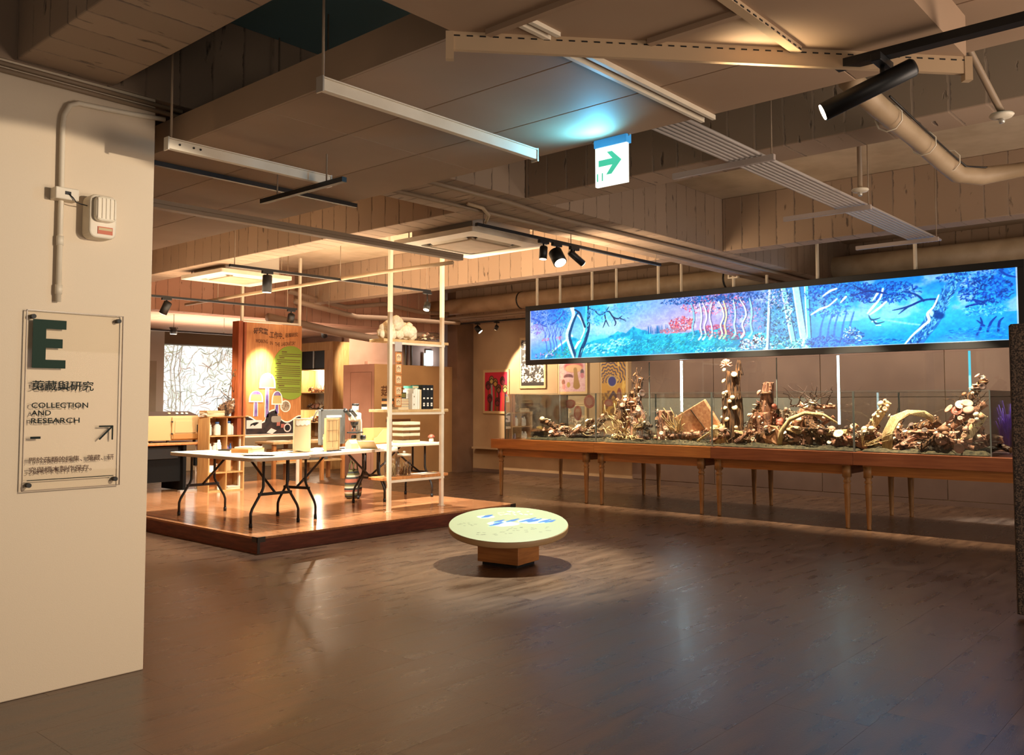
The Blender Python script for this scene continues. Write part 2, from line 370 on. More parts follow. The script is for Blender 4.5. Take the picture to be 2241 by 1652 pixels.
# ------------------------------------------------------------------ the setting: floor
floor = struct(box('floor', -1, 16.5, -1.5, 20, -.12, -.003, m_floorgap))
TL, TW = .94, .47
tile_me = MB().box(.0006, TL - .0006, .0006, TW - .0006, -.02, 0).mesh('tile')
for p in range(1): tile_me.materials.append(m_floor)
tiles = []
ca, sa = math.cos(R(YAW)), math.sin(R(YAW))
for j in range(-4, 44):
    off = (.0, .47, .24)[j % 3]
    for i in range(-3, 20):
        x = 4.18 + (i - 5) * TL + off; y = 1.96 + (j - 4) * TW
        if x < -1 or x + TL > 16.5 or y < -1.5 or y + TW > 20: continue
        tiles.append((x, y))
def tile_rank(t):
    x, y = t[0] + TL / 2, t[1] + TW / 2; d = x * ca + y * sa; s = x * sa - y * ca
    vis = d > 2.6 and abs(s) < d * .62 + .9 and not (x < 2.2 and y > 4.9) and not (5 < x < 8.6 and 7.9 < y < 13.5)
    return (0 if vis else 1, d)
tiles.sort(key=tile_rank)
for t in tiles[:296]:
    o = link('tile', tile_me, floor); o.location = (t[0], t[1], 0)
rest = MB()
for x, y in tiles[296:]: rest.box(x + .0006, x + TL - .0006, y + .0006, y + TW - .0006, -.02, 0)
tag(rest.build('floor_tiles', m_floor, floor), kind='stuff')

# walls, column, slab, beams
struct(box('wall_left', -1.0, 2.356, 4.85, 5.70, 0, 3.26, m_plaster, None, .006))
SLAB = 3.88; SOF = 3.26
struct(box('ceiling', -1, 16.5, -1.5, 20, SLAB, SLAB + .12, m_slab))
struct(box('void_shade_sheet', 2.11, 5.64, -1.2, 4.84, 3.865, 3.879, mat('teal_void_shade', (110, 142, 148), .9)))  # sheet coloured dark teal to imitate shade in the unlit void
def beam(x0, x1, y0, y1, z0, z1, m): return struct(box('ceiling_beam', x0, x1, y0, y1, z0, z1, m, None, .008))
beam(1.60, 2.10, -1.2, 4.84, SOF, SLAB, m_beamY)
beam(5.65, 6.02, -1.2, 4.848, SOF, SLAB, m_beamY); beam(5.65, 6.02, 5.702, 17.9, SOF, SLAB, m_beamY)
beam(9.20, 9.46, -1.2, 4.848, SOF, SLAB, m_beamY); beam(9.20, 9.46, 5.702, 17.9, SOF, SLAB, m_beamY)
beam(-1.0, 13.1, 4.85, 5.70, SOF, SLAB, m_beamX)
beam(13.10, 13.74, -1.2, 13.2, 3.20, SLAB, m_beamY)
beam(2.5, 13.0, 13.42, 13.8, 2.98, SLAB, mat_board('rose_board_concrete', 0, (186, 140, 116), (204, 160, 136), (90, 60, 48), .2))
# right hand wall with its fixed panels
wr = struct(box('wall_right', 13.75, 13.95, -1.4, 13.3, 0, SLAB, m_walltan))
for y0, y1 in ((7.45, 9.15), (5.55, 7.44), (3.7, 5.54), (1.6, 3.69), (-.6, 1.59)):
    box('panel', 13.725, 13.75, y0, y1, 1.58, 3.15, m_wallbrown, wr, .004)
for y0, y1 in ((7.45, 9.15), (5.55, 7.44)):
    box('panel', 13.732, 13.75, y0, y1, .95, 1.575, m_wallgrey, wr, .003); box('panel', 13.732, 13.75, y0, y1, .08, .945, m_wallbrown, wr, .003)
for y0, y1 in ((3.7, 5.54), (1.6, 3.69), (-.6, 1.59)):
    box('panel', 13.732, 13.75, y0, y1, .08, 1.575, m_wallbrown, wr, .003)
struct(box('baseboard_right', 13.72, 13.75, -.6, 13.28, 0, .07, m_wallbrown))
struct(box('wall_back', 13.25, 13.95, 13.3, 13.6, 0, SLAB, mat('umber_wall_paint', (128, 98, 76), .8, col2=(112, 84, 64), scale=2)))
struct(box('wall_rear', 12.45, 16.4, 16.0, 16.2, 0, SLAB, m_wallpink))
struct(box('wall_far', 2.4, 12.4, 18.05, 18.25, 0, SLAB, mat('putty_wall_paint', (176, 160, 134), .8)))
struct(box('wall_return', 12.46, 12.6, 16.21, 18.25, 0, SLAB, m_wallpink))
struct(box('wall_side', 2.2, 2.4, 5.9, 18.25, 0, SLAB, m_plaster))

# suspended ceiling of joined boards
sc1 = struct(box('suspended_ceiling', 2.47, 4.05, -1.0, 8.75, 3.035, 3.17, m_ceil))
for i in range(3):
    for j in range(4):
        box('ceiling_panel', 2.47 + i * .527, 2.47 + (i + 1) * .527 - .005, -1.0 + j * 2.44, -1.0 + (j + 1) * 2.44 - .005, 3.0, 3.033, m_ceil, sc1, .003)
box('fascia', 2.455, 2.469, -1.0, 8.75, 3.0, 3.17, m_ceil, sc1)
for y in (2.17, 2.235):
    box('ceiling_rail', 2.5, 4.06, y, y + .02, 2.975, 2.999, m_whitemetal, sc1)
box('ceiling_rail', 2.5, 4.1, 5.19, 5.22, 2.97, 2.999, m_blackm, sc1)
# lower ceiling board with slotted steel edge
m_glowp = m_ceil
b2 = struct(MB().prism([(0.2, 2.14), (2.11, 2.14), (3.55, .85), (.2, .85)], 2.80, 2.96, XY).build('ceiling_raft', m_glowp))
def strip(name, a, b, z0, z1, th, m, parent, slots=0):
    a, b = Vector((a[0], a[1], 0)), Vector((b[0], b[1], 0)); d = (b - a).normalized(); n = Vector((-d.y, d.x, 0)) * th / 2
    p = [(a + n), (b + n), (b - n), (a - n)]
    MB().prism([(q.x, q.y) for q in p], z0, z1, XY).build(name, m, parent)
    if slots:
        L = (b - a).length; k = int(L / .045); mb = MB()
        for i in range(k):
            q = a + d * (i + .3) * L / k; e = d * .022; nn = n * 1.12; zz = z1 - .012
            r_ = [q + nn, q + e + nn, q + e - nn, q - nn]; mb.prism([(t.x, t.y) for t in r_], zz - .005, zz, XY)
        mb.build('slot_row', m_soil, parent)
strip('edge_channel', (2.10, 2.15), (3.56, .845), 2.735, 2.80, .02, m_chan, b2, 1)
strip('ceiling_rail', (2.0, 1.29), (3.04, 1.29), 2.78, 2.80, .035, m_chan, b2, 1)
strip('ceiling_rail', (2.18, 2.04), (2.18, .9), 2.78, 2.80, .03, m_ceil, b2)
strip('ceiling_rail', (2.62, 1.66), (2.62, 1.31), 2.78, 2.80, .03, m_ceil, b2)
for dy in (-.022, .022): strip('ceiling_rail', (2.2, 1.89 + dy), (2.36, 1.89 + dy), 2.785, 2.80, .018, m_whitemetal, b2)
strip('end_bracket', (3.545, .862), (3.565, .84), 2.71, 2.80, .03, m_chan, b2)
strip('end_bracket', (2.09, 2.16), (2.11, 2.14), 2.70, 2.80, .025, m_chan, b2)
# suspended lower soffit at the back of the lab
sb = struct(box('rear_soffit', 2.6, 12.3, 14.0, 18.0, 3.06, 3.12, mat('rose_soffit_paint', (226, 188, 164), .8)))
for i in range(8): box('ceiling_panel', 2.6 + i * 1.21, 2.6 + (i + 1) * 1.21 - .01, 14.0, 18.0, 3.03, 3.058, MATS['rose_soffit_paint'], sb)

# ------------------------------------------------------------------ overhead services
def bar_lamp(label, x0, x1, y, z, rods, holes=False):
    t = thing('hanging_profile', label, 'ceiling bar', (x0, y, z))
    L = x1 - x0
    box('profile', 0, L, -.018, .018, 0, .052, m_whitemetal, t, .003)
    box('lip', 0, L, -.024, .024, .052, .058, m_whitemetal, t)
    box('end_cap', -.008, 0, -.024, .024, -.008, .062, m_alu, t); box('end_cap', L, L + .008, -.024, .024, -.012, .062, m_alu, t)
    if holes:
        for q in (.06, .14, .18): MB().lathe([(.006, 0), (.006, .004)], seg=10).build('bolt', m_blackm, t).matrix_local = Matrix.Translation((q, -.018, .03)) @ Matrix.Rotation(R(90), 4, 'X')
    for r_ in rods: tube('rod', [(r_, 0, .06), (r_, 0, SLAB - z)], .006, m_conduit, t, 6)
bar_lamp('pale steel bar hung on a rod below the ceiling boards, nearest the middle', 2.23, 3.67, 3.08, 2.85, (.01,))
bar_lamp('pale steel bar with bolt holes hung beside the sign column top', 2.21, 3.26, 4.41, 2.85, (.02,), True)
t = tag(box('cable_tray', 2.55, 6.08, 6.02, 6.10, 2.90, 2.93, m_conduit, None, .004), 'taupe cable tray crossing under the ceiling boards towards the air conditioner', 'cable tray')
box('tray_side', 2.55, 6.08, 6.02, 6.026, 2.93, 2.96, m_conduit, t)

def spot_head(parent, loc, tgt, L=.16, r=.045, lit=None, plate=True, stem=.07):
    """track spotlight: adapter, stem, barrel, lens"""
    root = thing('track_spotlight', parent[0], 'spotlight', loc, 0, parent[1])
    if plate: box('adapter', -.07, .07, -.018, .018, -.03, 0, m_black, root, .003)
    tube('stem', [(0, 0, -.02), (0, 0, -.03 - stem)], .009, m_black, root, 8)
    d = (Vector(tgt) - Vector(loc)).normalized(); c = Vector((0, 0, -.04 - stem))
    a = c - d * L * .35; b = c + d * L * .65
    tube('barrel', [a, a + d * .01, b], [r * .75, r, r], m_black, root, 16)
    e = b + d * .004
    tube('lens', [b, e], r * .86, lit or mat_glow('warm_lens', (255, 236, 200), 6), root, 16)
    return root
def track(label, a, b, z, rods=(), w_=.034):
    a, b = Vector((a[0], a[1], z)), Vector((b[0], b[1], z)); t = thing('light_track', label, 'light track', a)
    d = b - a; alongx = abs(d.x) > abs(d.y)
    if alongx: box('rail', min(0, d.x), max(0, d.x), -w_ / 2, w_ / 2, 0, .03, m_black, t)
    else: box('rail', -w_ / 2, w_ / 2, min(0, d.y), max(0, d.y), 0, .03, m_black, t)
    for q in rods:
        p = d * q; tube('rod', [(p.x, p.y, .03), (p.x, p.y, SLAB - z)], .005, m_conduit, t, 6)
    return t
G_H = 'black track spotlights'
track('thick black light track slanting across the top right corner', (3.2, 1.21), (3.15, -.6), 2.74, (.35,), .05)
spot_head(('long black track spotlight hanging at the top right, lens lit', G_H), (3.19, 1.04, 2.74), (2.0, 3.8, 1.45), .34, .034, None, True, .05)
track('short black track below the ceiling boards left of centre', (3.15, 4.98), (3.15, 4.11), 2.80, (.2, .8))
track('long black track over the lab platform front', (5.1, 8.69), (8.13, 8.69), 3.0, (.02, .5, .98))
spot_head(('black cylinder spotlight on the lab track left of the white pole', G_H), (5.58, 8.69, 3.0), (5.6, 8.8, 1), .20, .055)
spot_head(('small black spotlight at the right end of the lab track', G_H), (8.08, 8.69, 3.0), (7.3, 8.5, 1), .11, .045, None, True, .14)
track('black track with three spotlights between the air conditioner and the light box', (5.66, 5.44), (8.78, 5.44), 3.10, (.03, .45, .97))
spot_head(('small black spotlight, leftmost on the three-lamp track', G_H), (6.62, 5.44, 3.10), (6.4, 5.5, .4), .13, .04, None, True, .06)
spot_head(('largest black spotlight in the middle of the three-lamp track', G_H), (6.83, 5.44, 3.10), (6.6, 4.6, 1.9), .16, .07, None, True, .08)
spot_head(('slim black spotlight, rightmost on the three-lamp track', G_H), (7.12, 5.44, 3.10), (9.6, 4.6, 1.4), .20, .035, None, True, .05)
track('black track over the back of the lab platform', (4.6, 11.62), (8.0, 11.62), 2.95, (.1, .6, .95))
spot_head(('black spotlight on the rear lab track near the sign column', G_H), (5.86, 11.62, 2.95), (5.6, 12.3, 1.7), .18, .055)
spot_head(('black spotlight shining above the laboratory poster', G_H), (7.9, 11.62, 2.95), (8.1, 12.3, 1.9), .13, .055, mat_glow('bright_lens', (255, 244, 214), 14))
track('thin dark track in front of the bright forest mural', (6.2, 14.4), (8.6, 14.4), 2.72, (.1, .5, .9))
spot_head(('jointed black spotlight beside the bright forest mural', G_H), (6.85, 14.4, 2.72), (6.2, 14.7, 2.0), .16, .06)
spot_head(('square black spotlight at the right of the mural track', G_H), (7.4, 14.4, 2.80), (7.4, 14.45, 2.0), .12, .06, None, True, 0)
spot_head(('black spotlight in front of the tall wooden display cabinet', G_H), (10.35, 14.1, 2.98), (11.2, 14.9, 1.8), .15, .06)
track('dark track above the mushroom pictures left of the light box', (13.2, 13.45), (13.2, 9.6), 3.16, (.1, .5))
spot_head(('dark spotlight aimed at the mushroom pictures', G_H), (13.2, 12.65, 3.16), (13.6, 12.0, 2.3), .15, .06)
spot_head(('small spotlight with lit rim above the red mushroom picture', G_H), (13.2, 12.1, 3.16), (13.3, 12.5, 2.7), .09, .04)

# conduits and pipes
def pipe(label, pts, r, m=None, cat='pipe', name='ceiling_pipe', seg=10):
    return tag(tube(name, pts, r, m or m_pipe, None, seg), label, cat)
G_C = 'parallel ceiling conduits'
for i in range(7):
    pipe('taupe conduit in the flat ceiling bundle of seven, ' + ('rightmost, nearest the flexible duct', 'second from the right', 'third from the right', 'the middle one', 'third from the left', 'second from the left', 'leftmost, nearest the exit sign')[i], [(4.07, 2.40 + i * .036, 3.05), (8.9, 2.40 + i * .036, 3.05)], .0115, mat('lilac_conduit', (176, 164, 156), .45), 'conduit', 'conduit', 8)['group'] = G_C
for i, (x, y0, y1) in enumerate(((5.05, 2.30, 3.02), (6.85, 2.34, 3.05), (8.62, 2.34, 3.1))):
    t = tag(box('conduit_bracket', x - .015, x + .015, y0, y1, 2.995, 3.032, mat('lilac_steel', (176, 160, 150), .45), None, .002),
            ('pale angle bracket under the conduit bundle, nearest the exit sign', 'pale angle bracket under the conduit bundle, middle one', 'pale angle bracket under the conduit bundle, nearest the light box')[i], 'bracket', 'conduit brackets')
    tube('rod', [(x, y0 + .02, 3.03), (x, y0 + .02, SLAB)], .005, m_conduit, t, 6)
def wavy(p0, p1, n, amp, seed):
    r_ = random.Random(seed); out = []
    for i in range(n + 1):
        s = i / n; out.append(tuple(p0[k] + (p1[k] - p0[k]) * s + (r_.uniform(-amp, amp) if 0 < i < n else 0) for k in range(3)))
    return out
flex = [(4.13, 1.50, 3.04), (4.6, 1.52, 3.03), (5.2, 1.53, 3.02), (5.75, 1.54, 3.0), (6.05, 1.52, 2.97), (6.22, 1.42, 2.97), (6.3, 1.2, 2.99), (6.36, .6, 3.02), (6.36, -.8, 3.02)]
fp = tag(tube('flexible_duct', flex, [.055, .056, .054, .056, .058, .06, .045, .04, .04], m_pipe, None, 14), 'beige flexible duct wrapped with cables hanging at the upper right', 'duct')
for k in range(3):
    r_ = random.Random(k); tube('cable', [(p[0] + r_.uniform(-.02, .02), p[1] - .05 + .02 * k, p[2] + .045 - .02 * k + r_.uniform(-.012, .012)) for p in flex[1:]], .006, m_blackm, fp, 6)
for q in (4.75, 5.35, 5.85): tube('cable_tie', [(q, 1.52 + .07 * math.cos(a), 3.01 + .07 * math.sin(a)) for a in [i * .7 for i in range(10)]], .004, m_whitemetal, fp, 5)
def sprinkler(label, x, y, z, lean=0.):
    t = thing('sprinkler_head', label, 'sprinkler', (x, y, z))
    tube('drop_pipe', [(0, 0, .03), (-lean, lean * .35, SLAB - z)], .018, m_conduit, t, 8)
    MB().lathe([(.055, .02), (.06, .012), (.05, 0), (.02, -.006)], seg=20).build('plate', m_whitemetal, t, 0, True)
    MB().lathe([(.012, -.03), (.016, -.02), (.016, .0)], seg=10).build('nozzle', m_alu, t, 0, True)
sprinkler('sprinkler on a drop pipe beside the conduit bundle', 6.25, 2.21, 3.0)
sprinkler('sprinkler on a slanting pipe in the top right corner', 5.1, 1.06, 3.0, .75)
t = tag(tube('ventilation_duct', [(12.62, -1.0, 3.46), (12.62, 15.8, 3.46)], .16, m_pipe, None, 20), 'large beige round duct running along the wall behind the light box', 'duct')
for y in (6.55, 10.9): tube('clamp', [(12.62, y, 3.46), (12.62, y + .03, 3.46)], .168, m_blackm, t, 20)
for i, (x, z) in enumerate(((12.5, 3.22), (12.66, 3.20), (12.8, 3.22))):
    pipe(('thin brown pipe under the large round duct, front one', 'thin brown pipe under the large round duct, middle one', 'thin brown pipe under the large round duct, rear one')[i], [(x, -1, z), (x, 14.5, z)], .025, m_conduit, 'pipe')
pipe('straight cream conduit crossing the lab bay below the concrete beam', [(6.62, 6.72, 3.02), (6.62, 7.9, 3.03), (6.66, 12.6, 3.0)], .022)
pipe('taupe conduit fixed to the underside of the cross beam, left one', [(4.3, 5.42, 3.24), (9.15, 5.42, 3.24), (12.9, 5.42, 3.24)], .018, m_conduit, 'conduit', 'conduit')
pipe('taupe conduit fixed to the underside of the cross beam, right one', [(4.6, 4.98, 3.235), (5.6, 4.98, 3.235), (6.3, 5.08, 3.24), (9.0, 5.04, 3.24), (12.8, 5.04, 3.24)], .02, m_conduit, 'conduit', 'conduit')
pipe('cream curved conduit dropping to the three-lamp track', [(5.4, 5.3, 3.24), (5.62, 5.32, 3.24), (5.74, 5.36, 3.2), (5.76, 5.42, 3.14)], .016, m_pipe, 'conduit', 'conduit')
for i, (y, z, a) in enumerate(((13.05, 2.86, .0), (12.40, 3.1, .1), (12.72, 3.3, .2))):
    pipe(('sagging grey duct hose at the back of the lab, lowest', 'sagging grey duct hose at the back of the lab, middle', 'sagging grey duct hose at the back of the lab, highest')[i],
         [(8.4 + a, y, z + .1), (9.2, y + .05, z + .02), (9.9, y + .1, z - .06), (10.7, y, z - .14 + a), (11.6, y - .1, z - .04), (12.4, y, z)], (.075, .045, .04)[i], mat('grey_hose', (150, 126, 106), .6), 'duct', 'duct_hose', 12)
    for xq, zq in ((9.2, z + .02), (11.6, z - .04)): tube('strap', [(xq, y, zq), (xq, y, SLAB)], .006, m_conduit, bpy.data.objects['duct_hose' + ('.%03d' % i if i else '')], 6)
# air conditioners
def aircon(label, x0, y0, s):
    z = 3.15; t = thing('air_conditioner', label, 'air conditioner', (x0, y0, z), 0, 'ceiling cassette air conditioners')
    box('body', .12 * s, s * .88, .12 * s, s * .88, .05, .40, m_alu, t)
    fr = MB(); o, i_ = rrect(0, s, 0, s, .02, 2), rrect(.16 * s, .84 * s, .16 * s, .84 * s, .06, 2)
    n = len(o); v = [(a, b, 0) for a, b in o] + [(a, b, 0) for a, b in i_] + [(a, b, .05) for a, b in o] + [(a, b, .05) for a, b in i_]
    f = [(k, (k + 1) % n, n + (k + 1) % n, n + k) for k in range(n)] + [(2 * n + k, 3 * n + k, 3 * n + (k + 1) % n, 2 * n + (k + 1) % n) for k in range(n)]
    f += [(k, 2 * n + k, 2 * n + (k + 1) % n, (k + 1) % n) for k in range(n)] + [(n + k, n + (k + 1) % n, 3 * n + (k + 1) % n, 3 * n + k) for k in range(n)]
    fr.add(v, f).build('frame', m_whitemetal, t)
    box('louvre_gap', .17 * s, .83 * s, .17 * s, .83 * s, .03, .045, m_soil, t)
    box('grille', .25 * s, .75 * s, .25 * s, .75 * s, -.012, .025, m_pipe, t, .01)
    for a in (0, 90, 180, 270):
        e = box('louvre', -.22 * s, .22 * s, -.022 * s, .022 * s, -.008, .006, m_whitemetal, t, .003)
        e.matrix_local = Matrix.Translation((s / 2, s / 2, .012)) @ Matrix.Rotation(R(a), 4, 'Z') @ Matrix.Translation((0, .29 * s, 0)) @ Matrix.Rotation(R(25), 4, 'X')
    for a, b in ((.1, .1), (.9, .1), (.1, .9), (.9, .9)): tube('rod', [(a * s, b * s, .05), (a * s, b * s, SLAB - z)], .006, m_conduit, t, 6)
aircon('cream cassette air conditioner beside the three-lamp track', 5.98, 5.80, 1.16)
aircon('cream cassette air conditioner over the left of the lab platform', 5.76, 10.0, 1.05)

# exit sign
t = thing('exit_sign', 'glowing white exit sign with a green arrow under the ceiling boards', 'exit sign', (4.03, 2.92, 2.73))
box('housing', -.02, .03, -.225, 0, .225, .285, mat_glow('sign_blue_cap', (60, 150, 215), .3), t, .003)
box('light_panel', -.012, .012, -.22, -.004, 0, .225, mat_glow('sign_white', (246, 250, 238), .62), t, .002)
arrow = [(.03, .105), (.112, .125), (.095, .165), (.118, .19), (.192, .135), (.128, .058), (.102, .052), (.122, .102), (.03, .078)]
arrow = [(.03, .15), (.125, .15), (.088, .192), (.122, .192), (.186, .132), (.118, .062), (.082, .062), (.125, .114), (.03, .114)]
MB().prism(arrow, -.0145, -.0125, lambda u, v, w_: (w_, -u, v)).build('arrow', mat_glow('sign_green', (70, 186, 150), .42), t)
for u in (.018, .052): MB().prism([(u, .03), (u + .007, .03), (u + .007, .075), (u, .075)], -.0145, -.0125, lambda u, v, w_: (w_, -u, v)).build('symbol', MATS['sign_green'], t)
for y in (.01, -.235): tube('hook', [(0, y, .28), (0, y, .27), (.0, y + .008, .262), (0, y + .014, .27)], .004, m_alu, t, 6)
spot('exit_sign_glow_light', (3.92, 2.81, 2.86), (3.70, 2.86, 3.0), 11, (.10, .60, 1.0), 170, .9, .03)

# ------------------------------------------------------------------ the sign column
t = thing('wall_conduit', 'cream conduit bent over the top of the sign column', 'conduit', (1.838, 4.825, 2.03))
tube('pipe', [(0, 0, 0), (0, 0, .62), (-.002, 0, .93), (.004, 0, 1.0), (.03, 0, 1.06), (.075, 0, 1.085), (.2, 0, 1.09), (.38, .0, 1.10), (.56, .0, 1.115)], .014, m_whitemetal, t, 12)
for z in (.30, .04): tube('coupling', [(0, 0, z), (0, 0, z + .05)], .018, m_whitemetal, t, 12)
for i in range(2):
    pipe(('brown conduit along the top of the sign column, upper', 'brown conduit along the top of the sign column, lower')[i], [(1.2, 4.82, 3.225 - .035 * i), (2.5, 4.82, 3.215 - .035 * i)], .013, m_conduit, 'conduit', 'conduit')
t = thing('junction_box', 'small cream junction box on the conduit of the sign column', 'junction box', (1.855, 4.79, 2.60))
box('body', -.065, .055, -.02, .058, -.032, .032, m_whitemetal, t, .006)
box('cable_hole', -.018, .012, -.022, -.018, -.006, .012, m_soil, t)
tube('wire', [(0, -.02, 0), (.02, -.03, -.02), (.035, -.028, -.04), (.06, -.025, -.045), (.10, -.01, -.045)], .003, m_soil, t, 6)
t = thing('emergency_lamp', 'cream emergency lamp with clear dome fixed on the sign column', 'emergency lamp', (2.03, 4.80, 2.385))
MB().prism(rrect(-.073, .073, 0, .235, .035, 4), -.05, .05, XZ).build('body', m_whitemetal, t, .008)
MB().prism(rrect(-.056, .056, .085, .222, .03, 4), -.09, -.045, XZ).build('dome', mat('ribbed_plastic', (240, 228, 204), .2, spec=.8), t, .012)
for i in range(5): box('rib', -.048 + i * .022, -.042 + i * .022, -.094, -.088, .10, .21, m_whitemetal, t)
box('label_plate', -.03, .05, -.053, -.049, .022, .062, mat('red_label', (196, 92, 50), .5), t)
box('label_stripe', -.026, .046, -.055, -.052, .042, .056, m_cream, t)
# acrylic direction sign
t = thing('acrylic_sign', 'clear acrylic sign with a green letter E and Chinese text on the column', 'sign', (1.686, 4.83, 1.045))
MB().prism([(0, .004), (.499, 0), (.499, .932), (0, .932)], -.008, 0, XZ).build('panel', mat_glass('acrylic_sheet', (255, 254, 252), .07), t)
ed = mat('acrylic_edge', (120, 96, 72), .3)
for a, b, c, d in ((0, .499, .929, .932), (0, .499, 0, .003), (0, .003, 0, .932), (.496, .499, 0, .932)): box('edge', a, b, -.009, .0, c, d, ed, t)
for u, v in ((.03, .898), (.47, .903), (.03, .03), (.47, .035)):
    e = MB().lathe([(.012, -.012), (.012, .02)], seg=14).build('standoff_bolt', m_soil, t); e.matrix_local = Matrix.Translation((u, -.002, v)) @ Matrix.Rotation(R(90), 4, 'X')
W = -.0095
E = [(.03, .632), (.195, .632), (.195, .676), (.095, .676), (.095, .738), (.178, .738), (.178, .786), (.095, .786), (.095, .838), (.195, .838), (.195, .885), (.03, .885)]
MB().prism(E, W - .002, W, XZ).build('letter', m_dgreen, t)
text('lettering', '蒐藏與研究', .034, .345, .515, .568, XZ, W, m_ink, t, .012)
text('lettering', 'COLLECTION', .034, .318, .425, .453, XZ, W, m_ink, t, .012)
text('lettering', 'AND', .034, .13, .386, .413, XZ, W, m_ink, t, .012)
text('lettering', 'RESEARCH', .034, .276, .345, .373, XZ, W, m_ink, t, .012)
text('lettering', '關於菇類的採集、蒐藏、研', .03, .462, .140, .172, XZ, W, m_brownink, t, .01)
text('lettering', '究與標本製作保存。', .03, .345, .088, .122, XZ, W, m_brownink, t, .01)
box('dash', .033, .082, W - .002, W, .266, .278, m_ink, t); box('rule', .022, .462, W - .002, W, .052, .056, m_ink, t)
MB().prism([(.378, .328), (.455, .328), (.455, .25), (.447, .25), (.447, .314), (.384, .25), (.378, .256), (.441, .32), (.378, .32)], W - .002, W, XZ).build('arrow', m_ink, t)

# ------------------------------------------------------------------ carpeted screen at the right edge
t = thing('display_screen', 'dark speckled carpet-covered standing panel at the right edge', 'partition', (6.9, 1.43, 0))
box('panel', 0, .11, -1.6, 0, .03, 2.05, m_fabricp, t, .012)
box('edge_strip', .02, .09, -.001, .006, .03, 2.04, mat('brown_edge', (120, 96, 78), .8), t)
for y in (-.3, -1.3): box('foot', -.15, .26, y - .03, y + .03, 0, .03, m_black, t)

# ------------------------------------------------------------------ round projection table
t = thing('round_table', 'low round table with a projected map of blue mountains on its top', 'table', (6.11, 5.45, 0))
tp = MB().lathe([(.535, -.058), (.552, -.055), (.557, -.045), (.557, -.005), (.553, 0)], seg=72).build('top', mat('beige_laminate', (170, 138, 98), .5), t, 0, True)
tp.matrix_local = Matrix.Translation((0, 0, .368)) @ Matrix.Rotation(R(9), 4, (math.sin(R(YAW)), -math.cos(R(YAW)), 0))
nx = 240; img = np.zeros((nx, nx, 3)); img[:] = (112, 118, 94)  # projected image painted into the colour of the table top
for (cx, cy, s, n) in ((.30, .30, .10, 3), (.45, .50, .16, 5), (.72, .42, .17, 5)):
    r_ = random.Random(int(cx * 100)); blob = np.zeros((nx, nx)); yy, xx = np.mgrid[0:nx, 0:nx] / nx
    blob = np.exp(-(((xx - cx) / s) ** 2 + ((yy - cy) / (s * .55)) ** 2) * 1.3) + .35 * (fbm(nx, nx, 9, 9, 3, int(cx * 50)) - .5)
    blend(img, ss(.38, .5, blob), (160, 176, 164))
    for k in range(n):
        a = (cx + r_.uniform(-.8, .6) * s) * nx, (cy + r_.uniform(-.4, .5) * s) * nx; L = r_.uniform(.3, .75) * s * nx
        stroke(img, [a, (a[0] + L * .5, a[1] - L * .38), (a[0] + L, a[1] - L * .9)], [3.5, 5, 2], (2, 66, 132), 3, .95)
        stroke(img, [(a[0] - 4, a[1] + 6), (a[0] + L * .3, a[1] + 1)], [2, 3], (110, 160, 130), 3, .6)
for (cx, cy, w_, h_, n, c) in ((.17, .52, .10, .05, 9, (30, 36, 26)), (.36, .77, .15, .05, 14, (30, 36, 26)), (.66, .66, .20, .07, 20, (30, 36, 26)), (.62, .14, .14, .02, 8, (250, 252, 240)), (.62, .22, .16, .02, 9, (250, 252, 240)), (.46, .2, .06, .05, 8, (214, 208, 150))):
    r_ = random.Random(n)
    for k in range(n):
        a = (cx + r_.uniform(-w_, w_)) * nx, (cy + r_.uniform(-h_, h_)) * nx; stroke(img, [a, (a[0] + r_.uniform(2, 6), a[1] + r_.uniform(-2, 2))], .8, c, 1)
ca_, sa_ = math.cos(R(YAW - 90)), math.sin(R(YAW - 90))
U, V = np.meshgrid(np.linspace(-.553, .553, nx), np.linspace(.553, -.553, nx))
def disc_fn(u, v, w_):
    k = np.maximum(np.abs(u), np.abs(v)) / np.maximum(np.hypot(u, v), 1e-6); u2, v2 = u * k, v * k
    return (u2 * ca_ - v2 * sa_, u2 * sa_ + v2 * ca_, w_)
# square raster folded onto the disc so that the painted projection keeps its proportions
yy, xx = np.mgrid[0:nx, 0:nx]; uu = (xx / (nx - 1) - .5) * 2; vv = (yy / (nx - 1) - .5) * 2
kk = np.maximum(np.abs(uu), np.abs(vv)) / np.maximum(np.hypot(uu, vv), 1e-6)
sx_ = np.clip(((uu * kk) / 2 + .5) * (nx - 1), 0, nx - 1).round().astype(int); sy_ = np.clip(((vv * kk) / 2 + .5) * (nx - 1), 0, nx - 1).round().astype(int)
canvas('painted_projection', img[sy_, sx_], -.553, .553, -.553, .553, disc_fn, .0012, mat_print('projection_paint', .5), tp)
bs = box('base', -.18, .18, -.225, .225, .03, .262, m_honey, t, .004); bs.rotation_euler = (0, 0, R(8))
bf = box('plinth', -.15, .15, -.19, .19, 0, .03, m_black, t); bf.rotation_euler = (0, 0, R(8))

